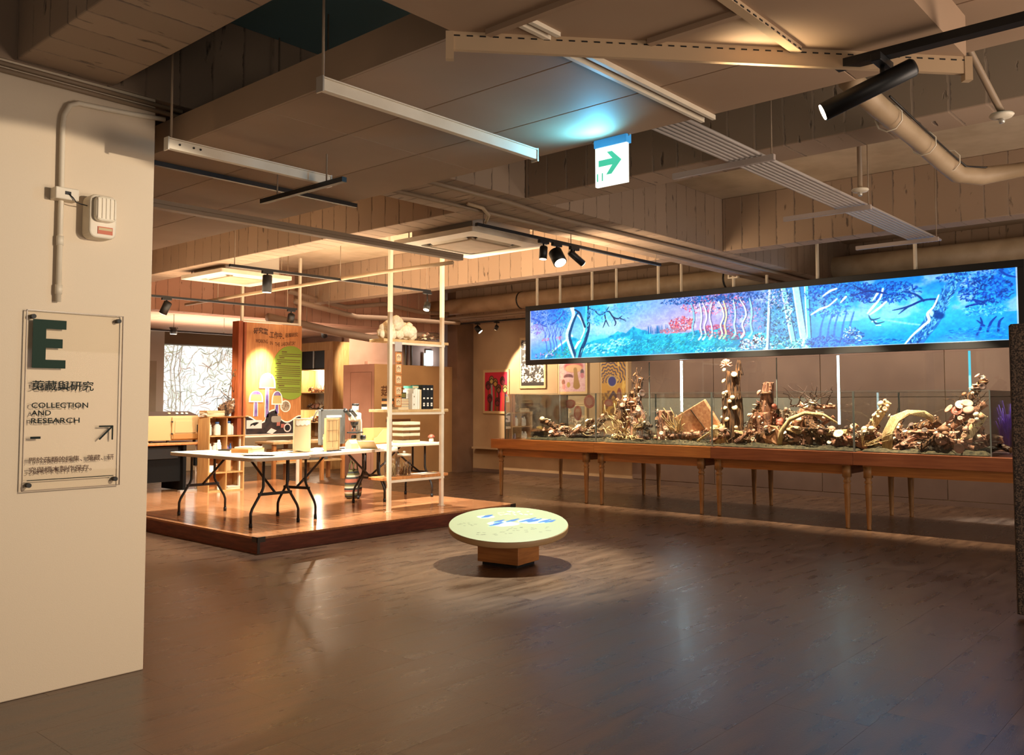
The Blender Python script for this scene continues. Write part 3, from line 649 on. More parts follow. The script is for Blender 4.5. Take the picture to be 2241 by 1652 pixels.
# ------------------------------------------------------------------ light box with the forest panorama
SX = 11.10; LB_Y0, LB_Y1, LB_Z0, LB_Z1 = 2.13, 9.52, 2.12, 3.11
STROKE = stroke
def paint_panorama(nx=1120, ny=156):
    img = np.zeros((ny, nx, 3)); yy, xx = np.mgrid[0:ny, 0:nx]; u = xx / nx; v = yy / ny; r_ = random.Random(77)
    def stroke(im, pts, wd, col, soft=1., alpha=1.):
        n = len(pts)
        if n > 2:
            wd = list(wd) if isinstance(wd, (list, tuple)) else [wd] * n
            if len(wd) < n: wd += [wd[-1]] * (n - len(wd))
            q = [pts[0]] + list(pts) + [pts[-1]]; w2 = []; p2 = []
            for i in range(n - 1):
                for k in range(5):
                    t_ = k / 5; a, b, c, d = q[i:i + 4]
                    p2.append(tuple(.5 * (2 * b[m_] + (c[m_] - a[m_]) * t_ + (2 * a[m_] - 5 * b[m_] + 4 * c[m_] - d[m_]) * t_ ** 2 + (3 * b[m_] - a[m_] - 3 * c[m_] + d[m_]) * t_ ** 3) for m_ in (0, 1))); w2.append(wd[i] + (wd[i + 1] - wd[i]) * t_)
            pts, wd = p2 + [pts[-1]], w2 + [wd[n - 1]]
        STROKE(im, pts, wd, col, soft, alpha)
    top = [(0, (70, 90, 205)), (.1, (40, 110, 215)), (.2, (50, 160, 230)), (.3, (110, 150, 225)), (.42, (150, 130, 205)), (.5, (130, 110, 190)), (.6, (70, 120, 205)), (.7, (24, 110, 210)), (.8, (20, 110, 215)), (1, (20, 100, 205))]
    mid = [(0, (170, 150, 225)), (.1, (130, 160, 228)), (.2, (110, 180, 232)), (.3, (165, 155, 222)), (.42, (190, 140, 200)), (.52, (150, 130, 200)), (.6, (70, 140, 215)), (.72, (60, 160, 232)), (.85, (60, 170, 236)), (1, (30, 130, 220))]
    bot = [(0, (70, 130, 220)), (.08, (40, 140, 215)), (.2, (30, 165, 215)), (.35, (30, 160, 205)), (.5, (40, 140, 190)), (.6, (40, 120, 180)), (.72, (16, 120, 215)), (.85, (26, 140, 225)), (1, (20, 120, 220))]
    for c in range(3):
        A, B_, C_ = [np.interp(u, [q[0] for q in S], [q[1][c] for q in S]) for S in (top, mid, bot)]
        img[..., c] = np.where(v < .5, A + (B_ - A) * ss(0, .5, v), B_ + (C_ - B_) * ss(.5, .95, v))
    n1 = fbm(ny, nx, 4, 26, 5, 1); n2 = fbm(ny, nx, 12, 84, 4, 2, .6); n3 = fbm(ny, nx, 26, 190, 3, 3, .7)
    P = lambda pts: [(a * nx, b * ny) for a, b in pts]
    def dabs(cx, cy, rx, ry, n, cols, ln=(2, 6), wd=(.6, 1.5), ang=None, al=.85):
        for k in range(n):
            a, q = r_.uniform(0, 6.283), math.sqrt(r_.random()); x, y = (cx + rx * q * math.cos(a)) * nx, (cy + ry * q * math.sin(a)) * ny
            t_ = r_.uniform(0, 6.283) if ang is None else ang + r_.uniform(-.5, .5); L = r_.uniform(*ln)
            c = r_.choice(cols); j = r_.uniform(.85, 1.15); stroke(img, [(x, y), (x + math.cos(t_) * L, y + math.sin(t_) * L)], r_.uniform(*wd), tuple(min(255, q_ * j) for q_ in c), 1.2, al)
    # mist, clouds
    blend(img, ss(.52, .70, n1) * (v < .6) * .5, (206, 190, 236))
    # hills
    hz = np.interp(u, [0, .04, .12, .16, .22, .245, .265, .285, .33, .40, .46, .53, .6, .64], [1.1, .98, .56, .70, .60, .50, .56, .44, .60, .62, .58, .62, .75, 1.1]) + .05 * (fbm(1, nx, 1, 60, 3, 5) - .5)
    hill = ss(0, .03, v - hz); blend(img, hill * .9, (26, 158, 212)); blend(img, hill * ss(.45, .62, n2) * .75, (12, 112, 176)); blend(img, hill * ss(.5, .64, n1) * .5, (80, 200, 232)); blend(img, hill * ss(.52, .62, n3) * ss(.6, .8, v) * .5, (30, 104, 120))
    blend(img, np.exp(-((v - hz) / .025) ** 2) * (u > .045) * (u < .125), (236, 236, 250))
    dabs(.20, .84, .055, .10, 120, [(206, 232, 246), (160, 216, 240), (60, 170, 220)], (3, 7), (1, 2.4), -.4, .6); dabs(.25, .72, .03, .08, 50, [(206, 232, 246), (120, 200, 236)], (3, 6), (1, 2.2), -.4, .6)
    dabs(.09, .88, .05, .10, 120, [(40, 120, 120), (70, 140, 130), (30, 96, 150), (120, 110, 150)], (2, 5)); dabs(.04, .92, .035, .06, 60, [(190, 120, 190), (40, 70, 140), (120, 130, 210)], (2, 4))
    # left canopy and faint trees
    dabs(.055, .14, .06, .17, 420, [(40, 84, 190), (56, 100, 205), (80, 100, 205), (30, 70, 170)], (2, 6)); dabs(.02, .38, .022, .10, 60, [(150, 90, 180), (110, 96, 190)]); dabs(.10, .2, .03, .2, 160, [(30, 120, 205), (50, 140, 220)])
    for pts in ([(.0, .14), (.02, .2), (.035, .30), (.05, .34)], [(.1, .06), (.085, .2), (.065, .3)]): stroke(img, P(pts), [1.6] * len(pts), (60, 70, 165), 1.2, .8)
    for cx, tp in ((.048, .34), (.06, .30), (.078, .30), (.092, .34), (.07, .42)):
        stroke(img, P([(cx + .002, .84), (cx, .68), (cx - .004, .55), (cx + .003, tp)]), [1.6, 1.8, 1.7, .8], (76, 92, 190), 1.4, .75)
        for k in (-1, 1): stroke(img, P([(cx - .002, .55), (cx + .006 * k, .42), (cx + .013 * k, .30)]), [1.2, .9, .5], (80, 92, 188), 1.2, .75)
    dabs(.045, .60, .012, .03, 20, [(210, 100, 150)], (1, 3)); dabs(.085, .58, .01, .03, 16, [(210, 100, 150)], (1, 3))
    # forked foreground tree
    stroke(img, P([(.131, 1.02), (.118, .78), (.109, .55), (.116, .36), (.126, .16), (.122, .0)]), [5, 6, 6, 5.5, 5, 6], (206, 236, 246), 2.5)
    stroke(img, P([(.134, 1.02), (.123, .78), (.115, .56), (.121, .38), (.131, .2), (.14, .10)]), [3.6, 4.2, 4, 3.8, 3.2, 2.6], (20, 62, 112), 1.8)
    stroke(img, P([(.137, 1.02), (.145, .82), (.155, .66), (.163, .45), (.165, .2), (.166, -.02)]), [8, 8, 7.5, 7.5, 7, 7.5], (70, 176, 216), 1.8)
    stroke(img, P([(.141, 1.02), (.149, .82), (.159, .66), (.167, .45), (.168, .2), (.169, -.02)]), [4.6, 5, 4.6, 4.6, 4.4, 4.6], (18, 52, 100), 1.8)
    stroke(img, P([(.131, .8), (.139, .70), (.146, .66)]), [3, 4, 2], (226, 240, 248), 2); stroke(img, P([(.147, .62), (.156, .46), (.150, .28), (.138, .16)]), [2, 2.2, 2.4, 2], (226, 240, 248), 1.6, .9)
    stroke(img, P([(.158, .40), (.150, .24), (.143, .12), (.130, .05)]), [3, 3, 3, 2.4], (22, 52, 98), 1.5)
    for k in range(46): q = r_.random(); x, y = .143 + .026 * min(1, q * 1.4), 1 - q; stroke(img, P([(x, y), (x + .003, y - .05)]), r_.uniform(.5, 1.2), r_.choice([(20, 50, 96), (110, 196, 226), (16, 80, 130)]), 1, .8)
    for pts in ([(.168, .04), (.185, .10), (.196, .19), (.212, .15), (.222, .05)], [(.205, .15), (.222, .14), (.232, .24), (.245, .29), (.256, .24)], [(.21, .16), (.213, .3), (.206, .44)], [(.214, .3), (.222, .42)], [(.232, .24), (.24, .36), (.236, .42)], [(.25, .28), (.266, .34)]):
        stroke(img, P(pts), [1.9] * (len(pts) - 1) + [.8], (26, 46, 92), 1.1)
    dabs(.25, .3, .025, .08, 26, [(60, 60, 120)], (1, 2), (.4, .7)); dabs(.19, .2, .03, .18, 110, [(40, 130, 215), (90, 170, 232), (60, 110, 200)], (2, 6)); dabs(.27, .1, .04, .12, 110, [(70, 130, 215), (120, 150, 220)], (2, 6))
    # pines
    for k in range(22): cx = .315 + .06 * r_.random(); h = r_.uniform(.07, .14); stroke(img, P([(cx, .60), (cx, .60 - h)]), [1.8, .4], (30, 90, 160), 1.2, .85)
    # red bushes and pink wood
    dabs(.40, .47, .028, .13, 230, [(205, 60, 84), (226, 84, 96), (170, 50, 90), (236, 120, 120), (120, 50, 100)], (1.5, 4)); dabs(.375, .58, .03, .05, 90, [(200, 90, 110), (150, 110, 150)], (2, 4))
    dabs(.47, .16, .07, .17, 460, [(226, 90, 140), (236, 130, 170), (205, 60, 100), (250, 170, 190), (40, 70, 150)], (1.5, 4)); dabs(.43, .06, .08, .07, 260, [(20, 70, 150), (30, 100, 180), (16, 50, 120)], (2, 5)); dabs(.52, .08, .06, .09, 240, [(18, 60, 145), (30, 90, 175), (14, 46, 110)], (2, 5))
    dabs(.475, .62, .035, .10, 220, [(200, 70, 100), (170, 60, 110), (226, 120, 130), (120, 60, 130)], (2, 5)); dabs(.51, .70, .03, .1, 180, [(150, 60, 110), (190, 90, 120), (90, 70, 140)], (2, 5)); dabs(.54, .42, .05, .26, 380, [(60, 110, 190), (40, 90, 170), (110, 150, 215), (90, 80, 160), (200, 120, 170)], (2, 5))
    for cx, sw, c in ((.425, .003, (120, 170, 215)), (.443, .002, (210, 200, 226)), (.452, .004, (240, 214, 226)), (.466, -.003, (216, 190, 216)), (.488, .005, (252, 226, 196)), (.496, .003, (250, 206, 160)), (.516, .002, (190, 200, 230)), (.534, .006, (244, 240, 240)), (.550, .002, (150, 200, 230))):
        stroke(img, P([(cx - sw, .12), (cx + sw * .6, .26), (cx + sw, .40), (cx - sw * .3, .54), (cx + .002, .68), (cx - .004, .76)]), [1, 1.5, 1.8, 1.6, 2, 2.8], c, 1.2, .92); stroke(img, P([(cx + .003 - sw, .14), (cx + sw * .6 + .003, .26), (cx + sw + .003, .40), (cx - sw * .3 + .003, .54), (cx + .005, .68)]), .8, (60, 50, 110), 1, .8)
    # meadow
    dabs(.40, .80, .12, .16, 520, [(20, 120, 160), (40, 170, 205), (16, 96, 140), (60, 140, 130), (90, 200, 220)], (2, 6), (.5, 1.3), -.5, .6); dabs(.30, .84, .06, .14, 260, [(20, 130, 180), (60, 186, 220), (16, 100, 160)], (2, 5), (.5, 1.3), None, .6); dabs(.48, .96, .05, .05, 60, [(190, 226, 236), (120, 200, 220)], (2, 5))
    # hut and white rocks
    dabs(.545, .88, .022, .09, 110, [(240, 240, 246), (206, 206, 226), (150, 140, 190), (70, 60, 110)], (2, 5), (.8, 1.8)); dabs(.566, .80, .014, .08, 60, [(226, 170, 206), (50, 30, 70), (240, 226, 240), (30, 26, 60)], (2, 4), (.8, 1.8)); dabs(.582, .92, .02, .08, 90, [(226, 236, 246), (120, 150, 190), (50, 80, 130)], (2, 5))
    # pale trunks
    dabs(.61, .5, .035, .5, 560, [(30, 90, 150), (20, 70, 130), (120, 190, 220), (40, 120, 170), (16, 60, 100)], (2, 5))
    for x0, x1, wd, c in ((.590, .583, 3.2, (190, 206, 240)), (.616, .636, 6, (140, 206, 230)), (.640, .656, 8, (170, 214, 240)), (.660, .664, 5, (96, 184, 232))):
        pts = [(x0, -.02), (x0 + (x1 - x0) * .3, .3), (x0 + (x1 - x0) * .55, .55), (x1, .98)]; stroke(img, P(pts), wd, c, 2, .92); stroke(img, P([(a - wd / nx * .8, b) for a, b in pts]), 1.1, (236, 246, 252), 1.2, .9); stroke(img, P([(a + wd / nx * .9, b) for a, b in pts]), 1.3, (20, 70, 130), 1.2, .9)
    dabs(.64, .92, .03, .08, 140, [(120, 220, 226), (226, 244, 246), (20, 90, 130)], (2, 6), (.6, 1.4)); dabs(.626, .35, .006, .3, 70, [(20, 50, 110), (226, 236, 250)], (2, 6)); dabs(.6, .16, .03, .15, 140, [(190, 160, 215), (120, 120, 200), (30, 70, 150)], (2, 4))
    # right forest
    dabs(.72, .14, .065, .17, 520, [(14, 70, 170), (20, 90, 190), (10, 50, 140), (60, 150, 226)], (2, 6)); dabs(.80, .20, .055, .16, 420, [(12, 60, 165), (16, 80, 190), (10, 46, 140)], (2, 6)); dabs(.70, .4, .04, .12, 200, [(20, 100, 200), (60, 160, 232), (14, 70, 170)], (2, 6))
    for cx in (.683, .697, .708, .722, .735): stroke(img, P([(cx, .86), (cx + .003, .66), (cx + .010, .46)]), [2.4, 2.0, 1.2], (20, 96, 206), 1.6, .8)
    for pts in ([(.668, .46), (.685, .38), (.70, .34), (.715, .24)], [(.69, .18), (.703, .11), (.715, .08)], [(.722, .30), (.731, .22)], [(.768, .50), (.778, .40), (.79, .28), (.795, .14)], [(.772, .52), (.786, .44), (.80, .34)], [(.778, .30), (.786, .2)]): stroke(img, P(pts), [1.6, 2.6] + [1.8] * (len(pts) - 2), (232, 226, 244), 1.8, .92)
    for pts in ([(.885, .36), (.86, .36), (.835, .44), (.81, .48)], [(.86, .37), (.85, .28), (.83, .2)], [(.835, .44), (.82, .54)], [(.8, .22), (.77, .16), (.74, .22)], [(.76, .14), (.745, .05)]): stroke(img, P(pts), [2.2] * (len(pts) - 1) + [.9], (12, 46, 130), 1.2)
    blend(img, np.exp(-(((u - .80) / .035) ** 2 + ((v - .62) / .13) ** 2)) * .6, (120, 196, 240)); stroke(img, P([(.79, .60), (.83, .68), (.855, .72)]), [1, 2, 1], (170, 216, 244), 4, .6)
    for a, b in ((.775, .60), (.782, .66)): stroke(img, P([(a - .005, b - .07), (a, b), (a + .014, b - .02)]), [.6, 1.8, .6], (16, 60, 120), 1.2); stroke(img, P([(a, b + .03), (a + .008, b + .03)]), 1, (226, 236, 246), 1.2)
    dabs(.74, .84, .020, .13, 150, [(16, 60, 150), (60, 120, 205), (226, 226, 246), (14, 44, 120)], (2, 5)); dabs(.70, .90, .045, .09, 260, [(14, 64, 165), (20, 90, 190), (70, 130, 210)], (2, 6)); dabs(.78, .94, .05, .05, 120, [(16, 80, 180), (60, 150, 226)], (3, 7), (.5, 1.2), .1)
    # great trunk with the hole
    tp = [(.842, 1.02), (.858, .84), (.872, .68), (.884, .5), (.893, .34), (.908, .14), (.922, -.03)]; tw = [13, 13, 14, 12, 11, 11, 13]
    stroke(img, P(tp), tw, (40, 100, 190), 1.8)
    for k in range(330):
        q = r_.random() * 5.99; i = int(q); f_ = q - i; a = tp[i][0] + (tp[i + 1][0] - tp[i][0]) * f_; b = tp[i][1] + (tp[i + 1][1] - tp[i][1]) * f_; o = r_.uniform(-1, 1) * tw[i] / nx * .9
        stroke(img, P([(a + o, b), (a + o + r_.uniform(-.002, .006), b - r_.uniform(.02, .07))]), r_.uniform(.5, 1.2), r_.choice([(14, 50, 130), (20, 70, 160), (110, 180, 232), (70, 140, 215)]), 1, .85)
    stroke(img, P([(.828, 1.0), (.842, .86), (.858, .74), (.868, .66), (.866, .56), (.876, .46), (.884, .30)]), [1.4, 2, 2.4, 2.6, 2.4, 1.8, 1.2], (232, 242, 250), 1.6, .95)
    ellipse(img, .884 * nx, .60 * ny, 9, 8, (10, 56, 140), .35); ellipse(img, .872 * nx, .56 * ny, 3.5, 7, (226, 240, 250), .4, .8)
    dabs(.955, .28, .04, .20, 360, [(12, 54, 160), (16, 76, 185), (10, 40, 130)], (2, 6)); dabs(.94, .06, .06, .08, 200, [(16, 70, 175), (60, 140, 220), (12, 50, 140)], (2, 5))
    for pts in ([(.925, .50), (.94, .47), (.955, .49)], [(.94, .90), (.947, .76), (.945, .66)], [(.955, .86), (.960, .74), (.968, .66)], [(.97, .88), (.972, .74), (.978, .68)], [(.95, .78), (.94, .70)], [(.935, .40), (.95, .44), (.965, .40)], [(.975, .02), (.985, .1), (1.0, .14)]): stroke(img, P(pts), [2.2] * (len(pts) - 1) + [1], (14, 52, 150), 1.2)
    dabs(.94, .88, .05, .10, 160, [(20, 110, 215), (60, 160, 236), (16, 84, 190)], (3, 7), (.5, 1.2), .15, .6); dabs(.95, .56, .035, .08, 130, [(60, 150, 226), (20, 90, 190), (120, 190, 240)], (2, 6), (.4, .9))
    img = img * (0.84 + .28 * n3)[..., None] * np.array([.98, 1.16, 1.06]) * 1.14; blend(img, ((xx < 3) | (xx > nx - 4) | (yy > ny - 3)) * .7, (226, 236, 250))
    return img
t = thing('light_box', 'long hanging light box with a blue forest panorama above the glass cases', 'light box', (SX, 9.52, LB_Z0))
bw = .085
box('casing', .012, .26, LB_Y0 - 9.52, 0, .02, .97, m_black, t)
for n_, a in (('frame', (0, .03, LB_Y0 - 9.52, 0, 0, bw)), ('frame', (0, .03, LB_Y0 - 9.52, 0, .99 - bw, .99)), ('frame', (0, .03, -.10, 0, bw, .99 - bw)), ('frame', (0, .03, LB_Y0 - 9.52, LB_Y0 - 9.52 + .07, bw, .99 - bw))): box(n_, *a, m_black, t, .004)
canvas('panorama', paint_panorama(), .10, 9.52 - LB_Y0 - .07, bw, .99 - bw, YZ, .010, mat_print('backlit_film', .25, .60), t)
for y in (9.30, 8.165, 6.942, 5.715, 4.516, 3.3): tube('hanger', [(.05, y - 9.52, .97), (.05, y - 9.52, SLAB - LB_Z0)], .024, m_whitemetal, t, 6, False)
for y in (8.945, 7.816, 6.65, 5.3): tube('hanger', [(.22, y - 9.52, .97), (.22, y - 9.52, SLAB - LB_Z0)], .022, m_whitemetal, t, 6, False)
MB().box(.02, .08, 5.64 - 9.52, 5.79 - 9.52, 1.11, 1.13).box(.02, .08, 5.64 - 9.52, 5.66 - 9.52, 1.13, 1.22).box(.02, .08, 5.77 - 9.52, 5.79 - 9.52, 1.13, 1.22).build('yoke', m_whitemetal, t)

# ------------------------------------------------------------------ exhibit tables
def leg_profile(h):
    return [(.023, 0), (.027, .012), (.023, .03), (.027, .10), (.037, h * .62), (.041, h * .70), (.028, h * .715), (.043, h * .74), (.043, h * .765), (.028, h * .785), (.041, h * .81), (.036, h * .835)]
leg_me = MB().lathe(leg_profile(.74), seg=14).box(-.041, .041, -.041, .041, .61, .74).mesh('leg'); leg_me.materials.append(m_leg)
for p in leg_me.polygons: p.use_smooth = len(p.vertices) == 4 and abs(p.normal.z) < .95
TN = ('wooden exhibit table with turned legs at the far left of the row', 'wooden exhibit table with turned legs, second from the left', 'wooden exhibit table with turned legs, third from the left', 'wooden exhibit table with turned legs nearest the carpeted panel')
for i, (a, b) in enumerate(((9.52, 7.81), (7.53, 5.89), (5.63, 3.94), (3.69, 2.0))):
    t = thing('exhibit_table', TN[i], 'table', (10.5, a, 0), 0, 'exhibit tables under the glass cases'); L = a - b
    for x in (.0, 1.55):
        for y in (-.0, -L): link('leg', leg_me, t).location = (x, y, 0)
    for x in (.0, 1.55): box('apron', x - .012, x + .012, -L + .033, -.033, .64, .74, m_honey, t)
    for y in (.0, -L): box('apron', .033, 1.517, y - .012, y + .012, .64, .74, m_honey, t)
    box('tabletop', -.04, 1.59, -L - .05, .05, .741, .758, m_honey, t)
TRAYS = [(9.66, 7.60), (7.598, 5.70), (5.698, 3.83), (3.828, 1.95)]
TR_N = ('honey wood plinth tray with glass end under the left end of the light box', 'honey wood plinth tray carrying the shaggy stump with white roots', 'dark honey wood plinth tray carrying the tall log', 'reddish wood plinth tray nearest the carpeted panel')
def pane(name, x0, x1, y0, y1, z0, z1, parent, gm=None):
    return box(name, x0, x1, y0, y1, z0, z1, gm or m_glass, parent)
for i, (a, b) in enumerate(TRAYS):
    t = thing('glass_case', TR_N[i], 'display case', (10.4, a, .759), 0, 'glass display cases'); L = a - b
    box('plinth', 0, 1.75, -L, 0, 0, .15, m_honey if i < 2 else mat('red_honey_wood', (150, 88, 54), .4, col2=(128, 70, 42), scale=5, stretch=(1, .5, 9), bump=.05, bscale=80, coat=.2), t, .003)
    ya = -.26 if i == 0 else -.004; yb = -L + (.42 if i == 3 else .004); z0, z1 = .151, .87
    for x in (.05, 1.69): pane('pane', x, x + .008, yb, ya, z0, z1, t)
    if i == 0: pane('pane', .058, 1.69, ya - .008, ya, z0, z1, t)
    if i == 3: pane('pane', .058, 1.69, yb, yb + .008, z0, z1, t)
    for x, y in ((.05, ya), (.05, yb), (1.69, ya), (1.69, yb)): box('glass_edge', x - .002, x + .010, y - .006, y + .006, z0, z1, mat('dim_glass_edge', (120, 130, 126), .2), t)
    for x in (.05, 1.69): box('rim', x - .001, x + .009, yb, ya, z1, z1 + .004, mat('dim_glass_edge', (120, 130, 126), .2), t)
# tall centre glass wall up to the light box
ys = [9.0, 7.25, 6.69, 5.2, 4.35, 2.78, 2.2]
t = thing('glass_screen', 'tall clear glass wall rising from the cases to the light box', 'glass wall', (11.36, 9.0, .911))
for a, b in zip(ys[:-1], ys[1:]): pane('pane', 0, .01, b - 9.0 + .004, a - 9.0 - .004, 0, 1.2, t)
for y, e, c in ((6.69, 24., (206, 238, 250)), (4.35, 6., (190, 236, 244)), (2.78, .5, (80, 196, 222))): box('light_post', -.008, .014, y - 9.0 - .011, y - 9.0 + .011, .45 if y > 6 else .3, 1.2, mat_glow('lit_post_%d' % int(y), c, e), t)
for y in (7.25, 5.2): box('glass_edge', -.003, .013, y - 9.0 - .005, y - 9.0 + .005, 0, 1.2, mat('dim_glass_edge', (120, 130, 126), .2), t)
# moss bed
Z = .912
def moss(name, y0, y1, label, seed):
    nx_, ny_ = 30, int((y1 - y0) / .035); h = fbm(ny_, nx_, (y1 - y0) * 5, 7, 4, seed); v = []; f = []
    for j in range(ny_):
        for i in range(nx_):
            e = min(i, nx_ - 1 - i, j, ny_ - 1 - j); v.append((10.55 + 1.42 * i / (nx_ - 1), y0 + (y1 - y0) * j / (ny_ - 1), Z + (0.004 if e == 0 else .012 + .10 * max(0, h[j, i] - .30))))
    for j in range(ny_ - 1):
        for i in range(nx_ - 1): f.append((j * nx_ + i, j * nx_ + i + 1, (j + 1) * nx_ + i + 1, (j + 1) * nx_ + i))
    r_ = random.Random(seed); mb = MB().add(v, f)
    for k in range(int((y1 - y0) * 260)):
        i, j = r_.randrange(2, nx_ - 2), r_.randrange(2, ny_ - 2); p = v[j * nx_ + i]; s = r_.uniform(.012, .035); a = r_.uniform(0, 6.28)
        q = Vector((math.cos(a), math.sin(a), 0)) * s * .25
        mb.add([(p[0] - q.x, p[1] - q.y, p[2] - .004), (p[0] + q.x, p[1] + q.y, p[2] - .004), (p[0] + r_.uniform(-.015, .015), p[1] + r_.uniform(-.015, .015), p[2] + s)], [(0, 1, 2)])
    o = mb.build(name, m_moss); return tag(o, label, 'moss', None, 'stuff')
moss('moss_bed', 7.62, 9.10, 'moss and leaf litter bed in the leftmost glass case', 1)
moss('moss_bed', 5.72, 7.57, 'moss and leaf litter bed below the shaggy stump', 2)
moss('moss_bed', 3.85, 5.68, 'moss and leaf litter bed below the tall log', 3)
moss('moss_bed', 2.42, 3.80, 'moss and leaf litter bed nearest the carpeted panel', 4)

# mushroom and wood parts
def mush_mesh(name, prof_cap, prof_stem, m):
    me = MB().lathe(prof_stem, seg=7).lathe(prof_cap, seg=11).mesh(name); me.materials.append(m)
    for p in me.polygons: p.use_smooth = True
    return me
CAP1 = [(.05, .55), (.42, .52), (.5, .6), (.42, .78), (.2, .93), (.02, .97)]
CAP2 = [(.03, .62), (.35, .80), (.52, .95), (.50, 1.0), (.30, .90), (.02, .80)]
CAP3 = [(.04, .40), (.55, .40), (.60, .48), (.42, .60), (.02, .68)]
STEM = [(.13, 0), (.10, .3), (.09, .62)]
MU = [mush_mesh('mushroom', c, STEM, m) for m in m_mu for c in (CAP1, CAP2, CAP3)]     # 5 colours x 3 shapes
SHELF = []
for m in m_mu:
    n = 9; v = [(0, 0, 0)]; pts = [(math.cos(math.pi * (k / (n - 1) - .5)), math.sin(math.pi * (k / (n - 1) - .5))) for k in range(n)]
    v = [(a * .55, b * .5, .06 - .05 * a) for a, b in pts] + [(a * .5, b * .45, -.07) for a, b in pts] + [(0, 0, .16), (0, 0, -.1)]
    f = [(k, k + 1, n + k + 1, n + k) for k in range(n - 1)] + [(2 * n, k + 1, k) for k in range(n - 1)] + [(2 * n + 1, n + k, n + k + 1) for k in range(n - 1)]
    me = MB().add(v, f).mesh('bracket_fungus'); me.materials.append(m)
    for p in me.polygons: p.use_smooth = True
    SHELF.append(me)
LOGS = {}
def log(name, p0, p1, r0, r1, m, parent, seed=0, seg=14, n=10, rough=.16, bend=0.):
    LOGS.setdefault(parent.name, []).append((Vector(p0), Vector(p1), r0, r1))
    seg = 26 if max(r0, r1) > .05 else 14
    r_ = np.random.default_rng(seed); p0, p1 = Vector(p0), Vector(p1); d = (p1 - p0); up = Vector((0, 0, 1)) if abs(d.normalized().z) < .9 else Vector((1, 0, 0))
    a = d.cross(up).normalized(); b = a.cross(d).normalized(); v = []; f = []
    g1 = r_.uniform(-1, 1, seg); g2 = r_.uniform(-1, 1, seg); lump = r_.uniform(-1, 1, (4, 3))
    for i in range(n + 1):
        s_ = i / n; c = p0 + d * s_ + b * bend * math.sin(math.pi * s_); mix = .5 + .5 * math.sin(s_ * 5 + seed)
        for k in range(seg):
            an = 2 * math.pi * k / seg
            big = sum(lump[q, 0] * math.sin((q + 1) * an + lump[q, 1] * 3 + s_ * (3 + 3 * lump[q, 2])) for q in range(4)) * .35
            q = (r0 + (r1 - r0) * s_) * (1 + rough * (.55 * (g1[k] * mix + g2[k] * (1 - mix)) + big) + r_.uniform(-.05, .05) * rough)
            v.append(c + (a * math.cos(an) + b * math.sin(an)) * q + d.normalized() * (r_.uniform(-.5, .5) * r1 * .4 if i in (0, n) else 0))
    for i in range(n):
        for k in range(seg): f.append((i * seg + k, i * seg + (k + 1) % seg, (i + 1) * seg + (k + 1) % seg, (i + 1) * seg + k))
    f.append(tuple(range(seg))[::-1]); f.append(tuple(n * seg + k for k in range(seg)))
    return MB().add(v, f).build(name, m, parent)
def heap(parent, dy, h, n, seed, ms=None):
    r_ = random.Random(seed); ms = ms or (m_bark, m_bark, m_barkr, m_barkg, m_straw)
    for i in range(n):
        y = r_.uniform(-dy, dy); z = h * (1 - abs(y) / (dy * 1.2)) * r_.random() + .03; L = r_.uniform(.10, .24); t_ = r_.uniform(-.9, .9); x = r_.uniform(-.22, .08) * (1 - .5 * z / max(h, .1)); rr = r_.uniform(.018, .05)
        log('log', (x, y - L * math.cos(t_), max(.02, z - L * math.sin(t_))), (x + r_.uniform(-.08, .08), y + L * math.cos(t_), max(.02, z + L * math.sin(t_))), rr, rr * r_.uniform(.6, .95), r_.choice(ms), parent, seed * 7 + i, n=6, rough=.35)
def twig(name, p0, p1, r, m, parent, seed, amp=.03, n=6):
    return tube(name, wavy(p0, p1, n, amp, seed), [r * (1 - .7 * i / n) for i in range(n + 1)], m, parent, 6)
def put(me, parent, loc, s, rot, name='mushroom'):
    o = link(name, me, parent); o.location = loc; o.rotation_euler = rot; o.scale = (s, s, s); return o
